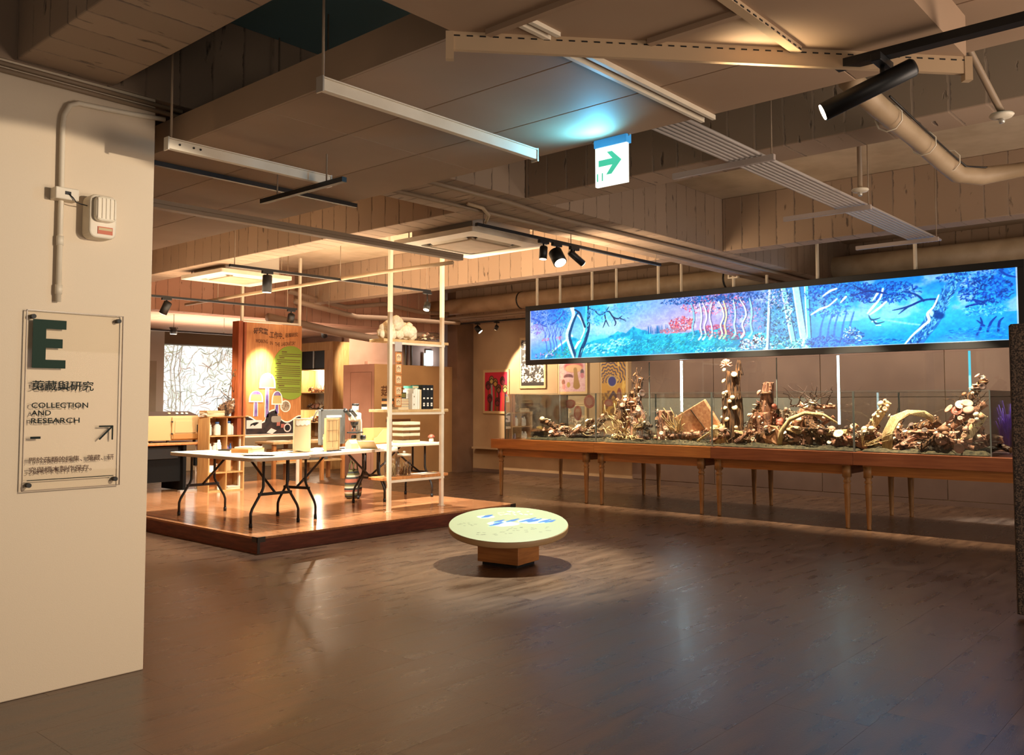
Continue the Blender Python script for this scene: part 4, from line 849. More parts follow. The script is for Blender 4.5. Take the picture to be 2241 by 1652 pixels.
def scatter(parent, n, box_, size, cols, seed, shapes=(0, 1, 2), shelf=.35, tilt=.7):
    """mushrooms over a heap; box_ = half extents (dx, dy), z0, z1; denser near the middle"""
    r_ = random.Random(seed); dx, dy, z0, z1 = box_
    lg = LOGS.get(parent.name)
    if lg:
        wts = [((b - a).length + .08) * (c + e) for a, b, c, e in lg]
        for i in range(int(n * 1.7)):
            a, b, c, e = r_.choices(lg, wts)[0]; q = r_.uniform(0, 1.04); d = (b - a).normalized(); ctr = a + (b - a) * q; rr = c + (e - c) * q
            nv = Vector((-r_.uniform(.15, 1), r_.uniform(-1, 1), r_.uniform(-.25, 1))); nv = (nv - d * nv.dot(d)); nv = nv.normalized() if nv.length > .05 else Vector((-1, 0, 0))
            p = ctr + nv * rr * .9; col_ = r_.choice(cols); sz = r_.uniform(size[0] * .55, size[1] * .8) * (1.5 if r_.random() < .12 else 1)
            if col_ == 0 and r_.random() < .35: col_ = r_.choice((1, 3, 4))
            if p.z < .0: p.z = .0
            if r_.random() < shelf:
                rot = Vector((nv.x, nv.y, nv.z * .3)).to_track_quat('X', 'Z').to_euler(); put(SHELF[col_], parent, p, sz * 1.15, rot, 'bracket_fungus')
            else:
                rot = (nv + Vector((0, 0, .55))).to_track_quat('Z', 'Y').to_euler(); put(MU[col_ * 3 + r_.choice(shapes)], parent, p, sz, rot)
        for fm, fn_, cnt in ((m_mu[0], 'lichen_flakes', 2.6), (m_bark, 'bark_chips', 2.2), (m_mu[3], 'leaf_litter', 1.6)):
            mb = MB()
            for i in range(int(n * cnt)):
                a, b, c, e = r_.choices(lg, wts)[0]; q = r_.uniform(-.03, 1.05); d = (b - a).normalized(); ctr = a + (b - a) * q; rr = (c + (e - c) * min(1, max(0, q))) * r_.uniform(.95, 1.3)
                nv = Vector((-r_.uniform(-.1, 1), r_.uniform(-1, 1), r_.uniform(-.3, 1))); nv = nv - d * nv.dot(d)
                if nv.length < .05: continue
                p = ctr + nv.normalized() * rr; p.z = max(p.z, .005); z_ = r_.uniform(.008, .026); ex = Vector((r_.uniform(-1, 1), r_.uniform(-1, 1), r_.uniform(-1, 1))).normalized() * z_; ey = Vector((r_.uniform(-1, 1), r_.uniform(-1, 1), r_.uniform(-1, 1))).normalized() * z_ * r_.uniform(.3, .9); ez = ex.cross(ey) * 12
                mb.add([p - ex, p - ey, p + ex, p + ey, p + ez], [(0, 1, 4), (1, 2, 4), (2, 3, 4), (3, 0, 4), (3, 2, 1, 0)])
            if mb.v: tag(mb.build(fn_, fm, parent), kind='stuff')
        for i in range(8):
            a, b, c, e = r_.choice(lg); q = a + (b - a) * r_.random(); twig('twig', q, q + Vector((r_.uniform(-.16, .05), r_.uniform(-.16, .16), r_.uniform(.02, .2))), .007, r_.choice((m_bark, m_bark, m_barkr)), parent, seed * 31 + i, .02, 4)
        return
    for i in range(n):
        y = r_.gauss(0, dy * .55); y = max(-dy, min(dy, y)); k = 1 - abs(y) / (dy * 1.15)
        z = z0 + (z1 - z0) * k * r_.uniform(.1, 1.0); x = -dx * r_.uniform(.35, 1.0) * (1 - .5 * (z - z0) / max(z1 - z0, .01))
        c = r_.choice(cols); s = r_.uniform(*size)
        if r_.random() < shelf: put(SHELF[c], parent, (x, y, z), s * 1.1, (r_.uniform(-.4, .4), r_.uniform(-.5, .2), math.pi + r_.uniform(-.8, .8)), 'bracket_fungus')
        else: put(MU[c * 3 + r_.choice(shapes)], parent, (x, y, z), s, (r_.uniform(-tilt, tilt), -r_.uniform(0, tilt), r_.uniform(0, 6)))
G_E = 'driftwood and mushroom arrangements'
def arr(label, x, y): return thing('driftwood_arrangement', label, 'driftwood', (x, y, Z + .03), 0, G_E)
# a: low heap at the left
t = arr('low heap of dark twigs and white fungi in front of the poster wall', 10.95, 8.35)
log('log', (-.1, .62, .26), (-.05, .1, .10), .035, .05, m_bark, t, 1); log('log', (.05, .30, .04), (-.05, -.55, .09), .07, .06, m_bark, t, 2); log('log', (.2, -.1, .05), (.1, -.5, .30), .05, .03, m_barkg, t, 3)
for k in range(10): twig('twig', (rnd.uniform(-.2, .1), rnd.uniform(-.5, .3), .05), (rnd.uniform(-.25, .1), rnd.uniform(-.6, .3), rnd.uniform(.15, .45)), .008, m_bark if k % 2 else m_straw, t, k)
heap(t, 0.5, 0.22, 8, 901, None)
scatter(t, 46, (.22, .55, .02, .36), (.05, .10), (0, 0, 0, 3, 1, 4), 11, shelf=.55)
# b: shaggy stump
t = arr('tall shaggy brown stump covered with fungi and curling white roots', 11.0, 7.28)
log('stump', (0, 0, 0), (-.03, .02, .62), .22, .12, m_barkr, t, 5, rough=.35); log('trunk', (0, .02, .5), (-.02, -.12, .92), .11, .05, m_bark, t, 6, rough=.3)
log('bark_piece', (-.2, .14, .28), (-.16, .1, .58), .08, .06, m_bark, t, 7, rough=.4)
for k in range(12): a = rnd.uniform(-1, 1); twig('root', (-.22, a * .15, .06), (-.34, a * .45, rnd.uniform(.10, .55)), .014, m_straw, t, 30 + k, .05, 8)
for k in range(9): twig('root', (-.2, .1, .04), (-.36, rnd.uniform(-.4, .4), .03), .016, m_straw, t, 50 + k, .04)
for k in range(5): twig('twig', (0, -.05, .8), (rnd.uniform(-.1, .1), rnd.uniform(-.3, .15), rnd.uniform(.9, 1.1)), .008, m_bark, t, 70 + k)
heap(t, 0.3, 0.3, 8, 902, None)
scatter(t, 50, (.26, .34, .05, .98), (.05, .10), (0, 1, 1, 3, 4, 0), 12, shelf=.5)
# c: cut slab and yellow coral
t = arr('large rosy cut slab of wood leaning beside pale coral fungus', 10.95, 6.15)
sl = box('slab', -.035, .035, -.27, .27, -.20, .20, m_cutwood, t, .01); sl.matrix_local = Matrix.Translation((-.05, .02, .30)) @ Matrix.Rotation(R(-28), 4, 'X') @ Matrix.Rotation(R(-14), 4, 'Y')
cr = box('crack', -.045, .04, -.006, .006, -.2, .2, m_bark, t); cr.matrix_local = Matrix.Translation((-.05, -.03, .30)) @ Matrix.Rotation(R(-34), 4, 'X') @ Matrix.Rotation(R(-14), 4, 'Y')
log('round', (-.05, -.34, .0), (-.12, -.33, .22), .12, .10, m_straw, t, 9, rough=.2); log('log', (.05, .62, .0), (.05, .60, .42), .12, .11, m_barkr, t, 10); log('log', (.1, -.25, .05), (.05, -.42, .55), .05, .04, m_bark, t, 11, rough=.4)
for k in range(22): twig('coral_branch', (-.08, .30, .1), (-.22 + rnd.uniform(-.08, .1), .30 + rnd.uniform(-.18, .18), rnd.uniform(.2, .52)), .016, m_straw, t, 90 + k, .02, 4)
heap(t, 0.42, 0.2, 7, 903, None)
scatter(t, 26, (.28, .5, .0, .3), (.05, .09), (0, 0, 3, 1), 13)
# d: tall log
t = arr('tall dark standing log with a coral fungus ball on top', 11.02, 5.68)
log('log', (0, 0, 0), (0, 0, .62), .13, .12, m_bark, t, 14, rough=.3, n=14); log('log', (0, -.01, .60), (0, -.015, .98), .105, .095, m_bark, t, 15, rough=.28); log('spike', (.03, -.07, .93), (.03, -.08, 1.14), .05, .025, m_bark, t, 16, rough=.4)
for k in range(40):
    a, b = rnd.uniform(0, 6.28), rnd.uniform(-.5, 1.5); d = Vector((math.cos(a) * math.cos(b), math.sin(a) * math.cos(b), math.sin(b)))
    twig('coral_branch', Vector((-.05, .07, 1.07)), Vector((-.05, .07, 1.07)) + d * .085, .014, m_mu[3], t, 200 + k, .008, 3)
heap(t, 0.14, 0.15, 3, 904, None)
for yy_, zz in ((-.07, .92), (.09, .84), (.06, .98), (-.05, .60), (.08, .66), (.03, .68), (.09, .63), (-.02, .55), (.05, .47), (-.07, .47), (.02, .3), (-.08, .2)): put(MU[rnd.choice((0, 2))], t, (-math.sqrt(max(.0005, .0115 - yy_ ** 2)), yy_ * .9, zz), rnd.uniform(.05, .075), (-yy_ * 6, -1.0, 0))
# e: leaning log and stump pile
t = arr('stump pile with a leaning dark log and tan bracket fungi right of the tall log', 10.98, 5.18)
log('log', (.02, .30, .05), (0, .05, .55), .09, .06, m_bark, t, 20, rough=.3); log('stump', (0, .02, 0), (-.02, .0, .42), .17, .13, m_barkr, t, 21, rough=.3); log('log', (0, -.02, .38), (0, -.04, .82), .09, .06, m_barkr, t, 22, rough=.35)
log('round', (-.2, -.18, .10), (-.05, -.18, .12), .13, .13, m_cutwood, t, 23); log('log', (-.05, -.38, 0), (-.02, -.36, .28), .06, .05, m_bark, t, 24); log('bark_slab', (.2, -.3, 0), (.2, -.3, .42), .14, .12, m_barkg, t, 25, rough=.4)
heap(t, 0.32, 0.4, 10, 905, None)
scatter(t, 46, (.26, .34, .02, .86), (.05, .09), (0, 1, 1, 0, 3, 4), 14, shelf=.45)
scatter(t, 12, (.30, .30, .0, .15), (.07, .12), (0, 2, 3), 114)
# f: big rosy pile
t = arr('high rosy pile of bark and caps with an arched white branch', 10.98, 4.55)
log('log', (.05, .2, 0), (0, .05, .45), .15, .10, m_barkr, t, 30, rough=.4); log('log', (.0, -.3, .05), (0, .15, .30), .11, .11, m_bark, t, 31, rough=.4); log('bark_slab', (.12, .45, 0), (.12, .44, .45), .11, .1, m_barkg, t, 32, rough=.4)
tube('arched_branch', [(-.25, .34, .02), (-.27, .30, .18), (-.27, .18, .34), (-.27, -.02, .42), (-.26, -.25, .40), (-.25, -.42, .30)], [.035, .032, .03, .026, .02, .012], m_straw, t, 9)
for k in range(14): twig('twig', (rnd.uniform(-.1, .1), rnd.uniform(-.2, .3), .5), (rnd.uniform(-.2, .1), rnd.uniform(-.35, .35), rnd.uniform(.6, .82)), .01, m_mu[4], t, 120 + k)
heap(t, 0.42, 0.62, 16, 906, (m_barkr, m_barkr, m_bark, m_mu[3], m_straw))
scatter(t, 70, (.28, .48, .02, .78), (.05, .10), (0, 3, 3, 2, 4, 0), 15, shelf=.55)
# g: low brown log pile
t = arr('low pile of brown logs with rust and cream caps left of the white cluster', 10.95, 4.02)
log('log', (0, .3, .08), (-.05, -.25, .10), .10, .08, m_bark, t, 40, rough=.3); log('log', (-.15, .2, .06), (-.1, -.3, .16), .06, .05, m_barkr, t, 41)
heap(t, 0.32, 0.28, 9, 907, None)
scatter(t, 40, (.26, .36, .02, .36), (.05, .10), (0, 2, 3, 4, 1), 16, shelf=.5)
# h: white cluster with tilted log
t = arr('cluster of small white mushrooms with a pale tilted log behind', 10.9, 3.72)
log('log', (.02, .16, .1), (.0, -.14, .56), .055, .045, m_straw, t, 45, rough=.25); log('stump', (.02, -.2, 0), (.02, -.22, .38), .10, .06, m_bark, t, 46, rough=.4); log('cone', (-.12, -.32, 0), (-.12, -.27, .30), .09, .03, m_barkr, t, 47)
for k in range(12): twig('grass_blade', (-.2, .1, .02), (-.3, rnd.uniform(-.35, .1), rnd.uniform(.08, .3)), .006, m_straw, t, 150 + k, .01, 4)
heap(t, 0.28, 0.25, 7, 908, None)
scatter(t, 40, (.26, .26, .0, .36), (.04, .07), (0, 0, 0), 17, shelf=.1, shapes=(0, 2)); scatter(t, 14, (.12, .16, .4, .62), (.04, .07), (0, 3), 117)
# i: straw arch
t = arr('pale arched bundle of stripped wood over brown bark', 10.95, 3.22)
for k in range(9):
    o = (k - 4) * .014; tube('strip', [(-.3 + o * .4, .30 + o, .0), (-.31 + o * .4, .28 + o, .20), (-.3, .20 + o * .7, .36 + o * .4), (-.28, .05 + o * .3, .44 + o * .3), (-.26, -.12, .42 + o * .5), (-.24, -.2, .36 + o * .5)], .013, m_straw, t, 6)
log('log', (-.05, .2, .1), (-.1, -.35, .16), .12, .10, m_barkr, t, 50, rough=.35); log('log', (-.2, .12, .04), (-.22, -.4, .06), .06, .05, m_barkr, t, 51); log('log', (.0, .1, .22), (.0, -.2, .34), .07, .06, m_bark, t, 52)
tube('ring_twig', [(-.1 + .0 * a, .22 + .06 * math.cos(a), .36 + .06 * math.sin(a)) for a in [i * .7 for i in range(10)]], .007, m_bark, t, 5)
heap(t, 0.32, 0.36, 10, 909, (m_barkr, m_barkr, m_bark, m_mu[3], m_straw))
scatter(t, 46, (.26, .38, .02, .48), (.04, .08), (0, 3, 1, 0, 4), 18, shelf=.5)
# j: grey flat log and rosy roots
t = arr('flat weathered grey log with rosy roots near the right end', 10.75, 2.92)
for k in range(5): log('grey_log', (-.06 + .03 * k, .28 - .02 * k, .03 + .012 * k), (-.06 + .03 * k, -.24 + .03 * k, .035 + .012 * k), .03, .026, m_barkg, t, 60 + k, rough=.4)
log('root', (.05, .25, .16), (.0, -.2, .20), .045, .03, m_mu[3], t, 66, rough=.4); log('log', (.25, .1, .1), (.2, -.35, .22), .11, .09, m_barkr, t, 67, rough=.35)
heap(t, 0.24, 0.3, 8, 910, (m_barkr, m_barkr, m_bark, m_mu[3], m_straw))
put(MU[3], t, (.0, .0, .17), .13, (0, -.2, 0)); scatter(t, 26, (.10, .30, .12, .40), (.05, .10), (0, 3, 1), 19, shelf=.5)
# k: right cluster with red cap
t = arr('tall cluster of rose mushrooms with one red cap and a pale tilted log', 10.95, 2.70)
log('log', (-.28, .08, .02), (-.20, -.20, .42), .05, .045, m_straw, t, 70, rough=.25); log('log', (.0, .05, 0), (.02, .1, .5), .07, .05, m_bark, t, 71, rough=.3); log('log', (.0, .1, .45), (.0, -.18, .82), .05, .04, m_bark, t, 72, rough=.3)
heap(t, 0.24, 0.45, 9, 911, (m_barkr, m_barkr, m_bark, m_mu[3], m_straw))
put(MU[7], t, (-.05, .09, .40), .12, (0, -1.0, 0)); put(MU[10], t, (-.04, .13, .42), .11, (-.6, -.7, 0)); put(MU[10], t, (-.04, .10, .32), .10, (-.6, -.8, 0)); put(MU[10], t, (-.05, .02, .46), .12, (.3, -.6, 0))
for k in range(8): twig('twig', (0, -.02, .5), (rnd.uniform(-.15, .1), rnd.uniform(-.3, .3), rnd.uniform(.55, .9)), .008, m_bark, t, 170 + k)
scatter(t, 56, (.22, .30, .1, .62), (.05, .10), (0, 3, 0, 1, 4), 20, shelf=.4); scatter(t, 8, (.06, .10, .70, .9), (.07, .11), (0, 3), 120)
# single plant right of the case
t = thing('purple_coral', 'small violet coral ornament behind the right glass corner', 'ornament', (11.85, 2.25, Z))
for k in range(26): twig('coral_branch', (0, 0, .0), (rnd.uniform(-.12, .12), rnd.uniform(-.12, .12), rnd.uniform(.25, .62)), .018, mat('violet_fungus', (150, 90, 190), .6), t, 300 + k, .02, 4)
# round pink stickers on the rear glass
m_pink = mat('pink_sticker', (236, 142, 140), .6, col2=(250, 190, 180), scale=30)
for i, (y, z, rx, rz) in enumerate(((9.33, 1.49, .11, .10), (9.17, 1.31, .085, .13), (8.92, 1.51, .115, .115), (8.52, 1.47, .09, .08), (8.30, 1.58, .05, .16))):
    lab = ('pink half-moon mushroom sticker on the rear glass pane', 'pink oval mushroom sticker on the rear glass pane', 'pink round mushroom sticker with a notch on the rear glass pane', 'pink domed sticker behind the shaggy stump', 'narrow pink sticker beside the gold picture')[i]
    pts = [(y - 0 + rx * math.cos(a), z + rz * math.sin(a) * (.55 if (i == 0 and math.sin(a) > 0) or (i == 3 and math.sin(a) < 0) else 1)) for a in [k * 2 * math.pi / 28 for k in range(28)]]
    o = tag(MB().prism([(-a, b) for a, b in pts], 12.083, 12.088, YZ).build('sticker', m_pink), lab, 'sticker', 'pink mushroom stickers')
    MB().prism([(-(y + (a - y) * .6), z + (b - z) * .6) for a, b in pts], 12.079, 12.0825, YZ).build('inner_print', mat('pale_pink_print', (250, 206, 196), .6), o)

# ------------------------------------------------------------------ pictures on the poster wall
def pic(label, yl, yr, z0, z1, img, frame=True):
    t = thing('framed_picture', label, 'picture', (13.742, yl, z0), 0, 'mushroom pictures on the tan wall'); W_ = yl - yr; H_ = z1 - z0
    box('backing', -.012, .004, -W_ - .05, .05, -.06, H_ + .06, mat('pale_frame', (206, 176, 132), .5), t, .003)
    canvas('print', img, 0, W_, 0, H_, YZ, -.0135, m_print, t)
    for z in (-.055, H_ + .045): box('frame_edge', -.018, -.012, -W_ - .05, .05, z, z + .01, m_birch, t)
    for y in (.04, -W_ - .05): box('frame_edge', -.018, -.012, y, y + .01, -.055, H_ + .055, m_birch, t)
def pr_red():
    img = np.zeros((90, 54, 3)); img[:] = (206, 40, 66); r_ = random.Random(3)
    for cx, top in ((8, 22), (16, 10), (25, 16), (33, 30), (42, 12), (48, 30), (12, 52), (30, 60)):
        stroke(img, [(cx, 88), (cx + 1, 60), (cx, top + 10)], [2.6, 2.2, 2], r_.choice([(120, 80, 40), (160, 60, 40), (150, 160, 150), (90, 30, 30)]), 1)
        ellipse(img, cx, top + 8, 6, 10, (44, 30, 30)); ellipse(img, cx, top + 8, 4.4, 8, r_.choice([(196, 150, 70), (120, 40, 50), (150, 90, 60), (200, 170, 100)])); stroke(img, [(cx - 4, top + 8), (cx, top + 3), (cx + 4, top + 8)], 1, (40, 24, 24), 1)
    return img
def pr_bw():
    img = np.zeros((100, 54, 3)); img[:] = (44, 36, 34); n = fbm(100, 54, 22, 12, 3, 4, .8); yy, xx = np.mgrid[0:100, 0:54]
    blend(img, ss(.52, .6, n) * (yy > 50) * (yy < 92), (226, 220, 216)); blend(img, ss(.60, .66, n) * (yy <= 50) * .9, (200, 194, 190)); return img
def pr_pink():
    img = np.zeros((100, 62, 3)); img[:] = (206, 168, 176); blend(img, ss(.5, .6, fbm(100, 62, 30, 20, 2, 6, .8)) * .5, (184, 130, 150))
    ellipse(img, 34, 44, 22, 13, (170, 66, 76)); ellipse(img, 34, 48, 20, 9, (206, 160, 120)); stroke(img, [(38, 50), (40, 70), (41, 86)], [4, 5, 8], (150, 110, 52), 1); ellipse(img, 22, 66, 11, 6, (96, 40, 60)); ellipse(img, 22, 70, 11, 3, (206, 168, 176))
    for cx, cy, c in ((54, 56, (70, 40, 60)), (10, 78, (110, 50, 60)), (22, 84, (170, 140, 70)), (11, 88, (196, 120, 130)), (54, 64, (180, 100, 120))): ellipse(img, cx, cy, 4, 6, c)
    return img
def pr_gold():
    img = np.zeros((130, 62, 3)); yy, xx = np.mgrid[0:130, 0:62]; r_ = np.hypot(xx - 20, (yy - 62)); a = np.arctan2(yy - 62, xx - 20); img[:] = (196, 146, 64)
    blend(img, ss(-.1, .5, np.sin(r_ * .9 + np.sin(a * 16) * 1.2)) * (yy < 66), (66, 50, 84)); blend(img, (xx > 40) * ss(.45, .6, fbm(130, 62, 14, 10, 3, 8)), (226, 186, 96)); blend(img, (yy > 80) * ss(.45, .6, fbm(130, 62, 16, 10, 3, 9)), (120, 80, 44))
    ellipse(img, 27, 62, 12, 11, (226, 200, 130)); ellipse(img, 27, 62, 10, 9.5, (34, 40, 130)); stroke(img, [(20, 96), (30, 84), (40, 96)], 3, (70, 40, 60), 2); return img
def pr_brown(seed, bg, n, w_=54, h=80):
    img = np.zeros((h, w_, 3)); img[:] = bg; r_ = random.Random(seed)
    for k in range(n):
        cx, cy, s = r_.uniform(2, w_ - 2), r_.uniform(2, h - 2), r_.uniform(2.5, 7); c = r_.choice([(196, 160, 120), (226, 200, 170), (120, 84, 60), (160, 120, 96), (90, 62, 48)])
        stroke(img, [(cx, cy), (cx + r_.uniform(-2, 2), cy + s * 1.6)], s * .25, (206, 186, 160), 1); ellipse(img, cx, cy, s, s * .6, c); ellipse(img, cx, cy + s * .25, s * .6, s * .2, (230, 214, 190), .3, .7)
    return img
pic('red picture of striped mushrooms at the left of the poster wall', 12.93, 12.28, 1.31, 2.14, pr_red())
pic('dark picture of white mushroom drawings behind the light box corner', 11.89, 11.28, 1.84, 2.79, pr_bw())
pic('pink picture with one tall mushroom below the light box', 10.88, 10.23, 1.71, 2.60, pr_pink())
pic('gold picture with a blue spot behind the shaggy stump', 9.84, 9.28, 1.25, 2.50, pr_gold())
pic('brown picture crowded with pale mushrooms seen through the glass', 11.89, 11.28, .82, 1.48, pr_brown(5, (72, 54, 46), 60))
pic('grey picture of sliced mushrooms seen through the glass', 10.90, 10.25, .85, 1.42, pr_brown(8, (150, 138, 120), 22, 60, 60))
# ledge under the posters
struct(box('trim_1', 13.60, 13.75, 9.0, 13.2, .50, .54, m_walltan))

# ------------------------------------------------------------------ lab platform
PZ = .16; PX0, PX1, PY0, PY1 = 4.85, 8.72, 7.66, 13.2
pl = struct(box('platform', PX0 + .02, PX1 - .02, PY0 + .02, PY1 - .02, 0, PZ - .022, m_fascia))
box('edge_board', PX0, PX1, PY0, PY0 + .02, 0, PZ - .02, m_fascia, pl); box('edge_board', PX0, PX0 + .02, PY0 + .02, PY1, 0, PZ - .02, m_fascia, pl); box('edge_board', PX1 - .02, PX1, PY0 + .02, PY1, 0, PZ - .02, m_fascia, pl)
pw = (PX1 - PX0) / 20; plen = 1.385
pk = MB().box(0, pw - .002, 0, plen - .002, 0, .02).mesh('plank'); pk.materials.append(m_plank)
for i in range(20):
    ys_ = [PY0 + (j - (.5 if i % 2 else 0)) * plen for j in range(6)]
    for y in ys_:
        a, b = max(y, PY0), min(y + plen, PY1)
        if b - a < .1: continue
        if b - a > plen - .01: o = link('plank', pk, pl); o.location = (PX0 + i * pw, a, PZ - .02)
        else: box('plank', PX0 + i * pw, PX0 + (i + 1) * pw - .002, a, b - .002, PZ - .02, PZ, m_plank, pl)
for x, y in ((PX0, PY0), (PX1, PY0)):
    sx = 1 if x == PX0 else -1
    MB().box(min(x - .006 * sx, x + .09 * sx), max(x - .006 * sx, x + .09 * sx), y - .006, y, PZ - .05, PZ + .003).box(min(x - .006 * sx, x), max(x - .006 * sx, x), y - .006, y + .09, PZ - .05, PZ + .003).box(min(x, x + .03 * sx), max(x, x + .03 * sx), y - .004, y, 0, PZ).build('corner_cap', m_corner, pl)

# ------------------------------------------------------------------ folding tables
def folding_table(label, loc, rz, L=1.82, Wd=.74, h=.75, legm=None):
    lm = legm or m_blackm; t = thing('folding_table', label, 'table', loc, rz, 'white folding tables in the lab')
    MB().prism(rrect(0, L, 0, Wd, .05, 4), h - .042, h, XY).build('tabletop', m_tabletop, t, .008)
    for ex in (.14, L - .14):
        s = 1 if ex < L / 2 else -1
        for y0, y1 in ((.22, .07), (Wd - .22, Wd - .07)):
            tube('leg', [(ex, y0, h - .045), (ex, y0, .42), (ex, y0 + (y1 - y0) * .1, .38), (ex, y1 + (y0 - y1) * .12, .20), (ex, y1, .15), (ex, y1, .03)], .0150, lm, t, 8)
            tube('foot_cap', [(ex, y1, .0), (ex, y1, .045)], .019, m_soil, t, 8)
        box('crossbar', ex - .012, ex + .012, .16, Wd - .16, .33, .362, lm, t, .003)
        tube('brace', [(ex, Wd / 2, .35), (ex + s * .26, Wd / 2, .52), (ex + s * .52, Wd / 2, h - .05)], .014, lm, t, 8)
    return t
folding_table('white folding table at the platform corner strewn with papers', (5.84, 8.16, PZ), 90)
folding_table('white folding table turned slightly, carrying the monitor and microscope', (5.96, 8.30, PZ), 15, 1.75, .70)
folding_table('white folding table behind the open shelf with acrylic trays', (7.55, 9.02, PZ), 0, 1.15, .70, .77)

def B(u, v, z=0.):      # point on the turned table (along, across)
    a = R(15); return (5.96 + u * math.cos(a) - v * math.sin(a), 8.30 + u * math.sin(a) + v * math.cos(a), PZ + .75 + z)
TZ = PZ + .75
# papers and books on the corner table
def sheet(name, label, x, y, z, sx, sy, rz, m, th=.003, cat='paper', group=None, curl=0.):
    n = 6; v = []; f = []
    for j in range(2):
        for i in range(n + 1):
            u = i / n; zz = curl * (2 * u - 1) ** 2
            for k in (0, th): v.append(((u - .5) * sx, (j - .5) * sy, zz + k))
    idx = lambda j, i, k: (j * (n + 1) + i) * 2 + k
    for i in range(n):
        f += [(idx(0, i, 1), idx(0, i + 1, 1), idx(1, i + 1, 1), idx(1, i, 1)), (idx(0, i, 0), idx(1, i, 0), idx(1, i + 1, 0), idx(0, i + 1, 0)), (idx(0, i, 0), idx(0, i + 1, 0), idx(0, i + 1, 1), idx(0, i, 1)), (idx(1, i, 0), idx(1, i, 1), idx(1, i + 1, 1), idx(1, i + 1, 0))]
    f += [(idx(0, 0, 0), idx(0, 0, 1), idx(1, 0, 1), idx(1, 0, 0)), (idx(0, n, 0), idx(1, n, 0), idx(1, n, 1), idx(0, n, 1))]
    o = MB().add(v, f).build(name, m); o.location = (x, y, z); o.rotation_euler = (0, 0, R(rz)); return tag(o, label, cat, group)
G_P = 'papers on the folding tables'
sheet('paper', 'long cream drawing sheet at the left end of the corner table', 5.45, 9.60, TZ + .001, .42, .30, 12, m_cream, .003, 'paper', G_P)
sheet('paper', 'white drawing sheet with a curled edge on the corner table', 5.50, 8.60, TZ + .001, .50, .36, 40, m_white, .003, 'paper', G_P, .012)
sheet('paper', 'large cream sheet at the near edge of the corner table', 5.36, 8.95, TZ + .001, .30, .42, 60, m_cream, .003, 'paper', G_P)
sheet('paper', 'rolled white sheet lying beside the drawing boards', B(.35, .38)[0], B(.35, .38)[1], TZ + .001, .55, .26, 10, m_white, .003, 'paper', G_P, .03)
def book(name, label, x, y, z, sx, sy, h, rz, cover, group=None, cat='book'):
    t = thing(name, label, cat, (x, y, z), rz, group)
    box('pages', -sx / 2 + .004, sx / 2 - .004, -sy / 2 + .003, sy / 2 - .003, .003, h - .003, m_cream, t)
    MB().box(-sx / 2, sx / 2, -sy / 2, sy / 2, 0, .003).box(-sx / 2, sx / 2, -sy / 2, sy / 2, h - .003, h).box(-sx / 2, -sx / 2 + .004, -sy / 2, sy / 2, .003, h - .003).build('cover', cover, t); return t
book('book', 'thick tan book lying in the middle of the corner table', 5.62, 9.10, TZ, .30, .24, .05, 20, m_card)
book('book', 'white picture book lying on top of the tan book', 5.64, 9.12, TZ + .051, .28, .22, .018, 34, m_white)
book('book', 'dark covered notebook at the back of the corner table', 5.72, 9.62, TZ, .26, .19, .02, 14, m_blackm)
t = thing('bottle', 'small white bottle standing at the far end of the corner table', 'bottle', (5.68, 9.86, TZ))
MB().lathe([(.024, 0), (.026, .01), (.026, .085), (.014, .10)], seg=16).build('body', m_white, t, 0, True); MB().lathe([(.016, .10), (.016, .125)], seg=14).build('cap', m_white, t)

# drawing boards, monitor, microscope on the turned table
def standing_board(label, u, v, wd, h, m, lines):
    p = B(u, v); t = thing('drawing_board', label, 'board', p, 20)
    b = box('board', -wd / 2, wd / 2, -.01, .01, .0, h, m, t, .003)
    if lines:
        for x in (-.3, 0., .3): box('line', x * wd - .0015, x * wd + .0015, -.0115, -.010, h * (.12 if x == 0 else .3), h * .92, m_brownink, t)
        for z in (.3, .62, .92): box('line', -wd * .42, wd * .42, -.0115, -.010, h * z, h * z + .003, m_brownink, t)
        box('frame', -wd / 2 - .012, -wd / 2, -.015, .015, 0, h, m_birch, t); box('frame', wd / 2, wd / 2 + .012, -.015, .015, 0, h, m_birch, t)
    else:
        n = 12; MB().prism([(-wd * .42, h * .80), (-wd * .42, h * .93)] + [(wd * (-.42 + .84 * k / n), h * (.93 + .015 * math.sin(k * 2.1))) for k in range(n + 1)] + [(wd * (.42 - .84 * k / n), h * (.80 + .02 * math.sin(k * 1.7))) for k in range(n + 1)], -.0125, -.0105, XZ).build('torn_paper', m_white, t)
    box('ledge', -wd / 2, wd / 2, -.05, .02, -.0, .012, m_darkwood if lines else m_birch, t)
    MB().box(-.012, .012, .01, .12, .0, .012).box(-.012, .012, .10, .12, 0, h * .5).build('stand', m_birch, t)
standing_board('blank cream drawing board with a torn paper strip on the turned table', .20, .33, .33, .40, m_cream, False)
standing_board('beige drawing board with a ruled grid on the turned table', .57, .18, .27, .40, m_birch, True)
p = B(.92, .46); t = thing('monitor', 'grey flat monitor seen from behind on the turned table', 'monitor', p, 14)
MB().prism(rrect(-.24, .24, .06, .50, .02, 3), -.02, .02, XZ).build('housing', m_greymon, t, .005)
box('label_strip', -.13, .16, -.023, -.02, .40, .425, m_white, t); box('socket_panel', -.2, -.04, -.023, -.02, .13, .16, m_white, t); box('vent', -.2, .12, -.022, -.02, .185, .192, m_soil, t)
box('stand', -.05, .05, -.01, .05, 0, .07, m_black, t); box('base', -.14, .14, -.10, .12, 0, .015, m_black, t, .004)
for x in (-.225, .225): tube('corner_clip', [(x, -.03, .49), (x + .02, .0, .505)], .014, m_black, t, 8)
tube('lamp_arm', [(-.24, .02, .5), (-.30, .03, .42), (-.34, .02, .36)], .006, m_black, t, 6)
box('keyboard_box', -.20, -.02, -.09, -.035, 0, .07, m_black, t)
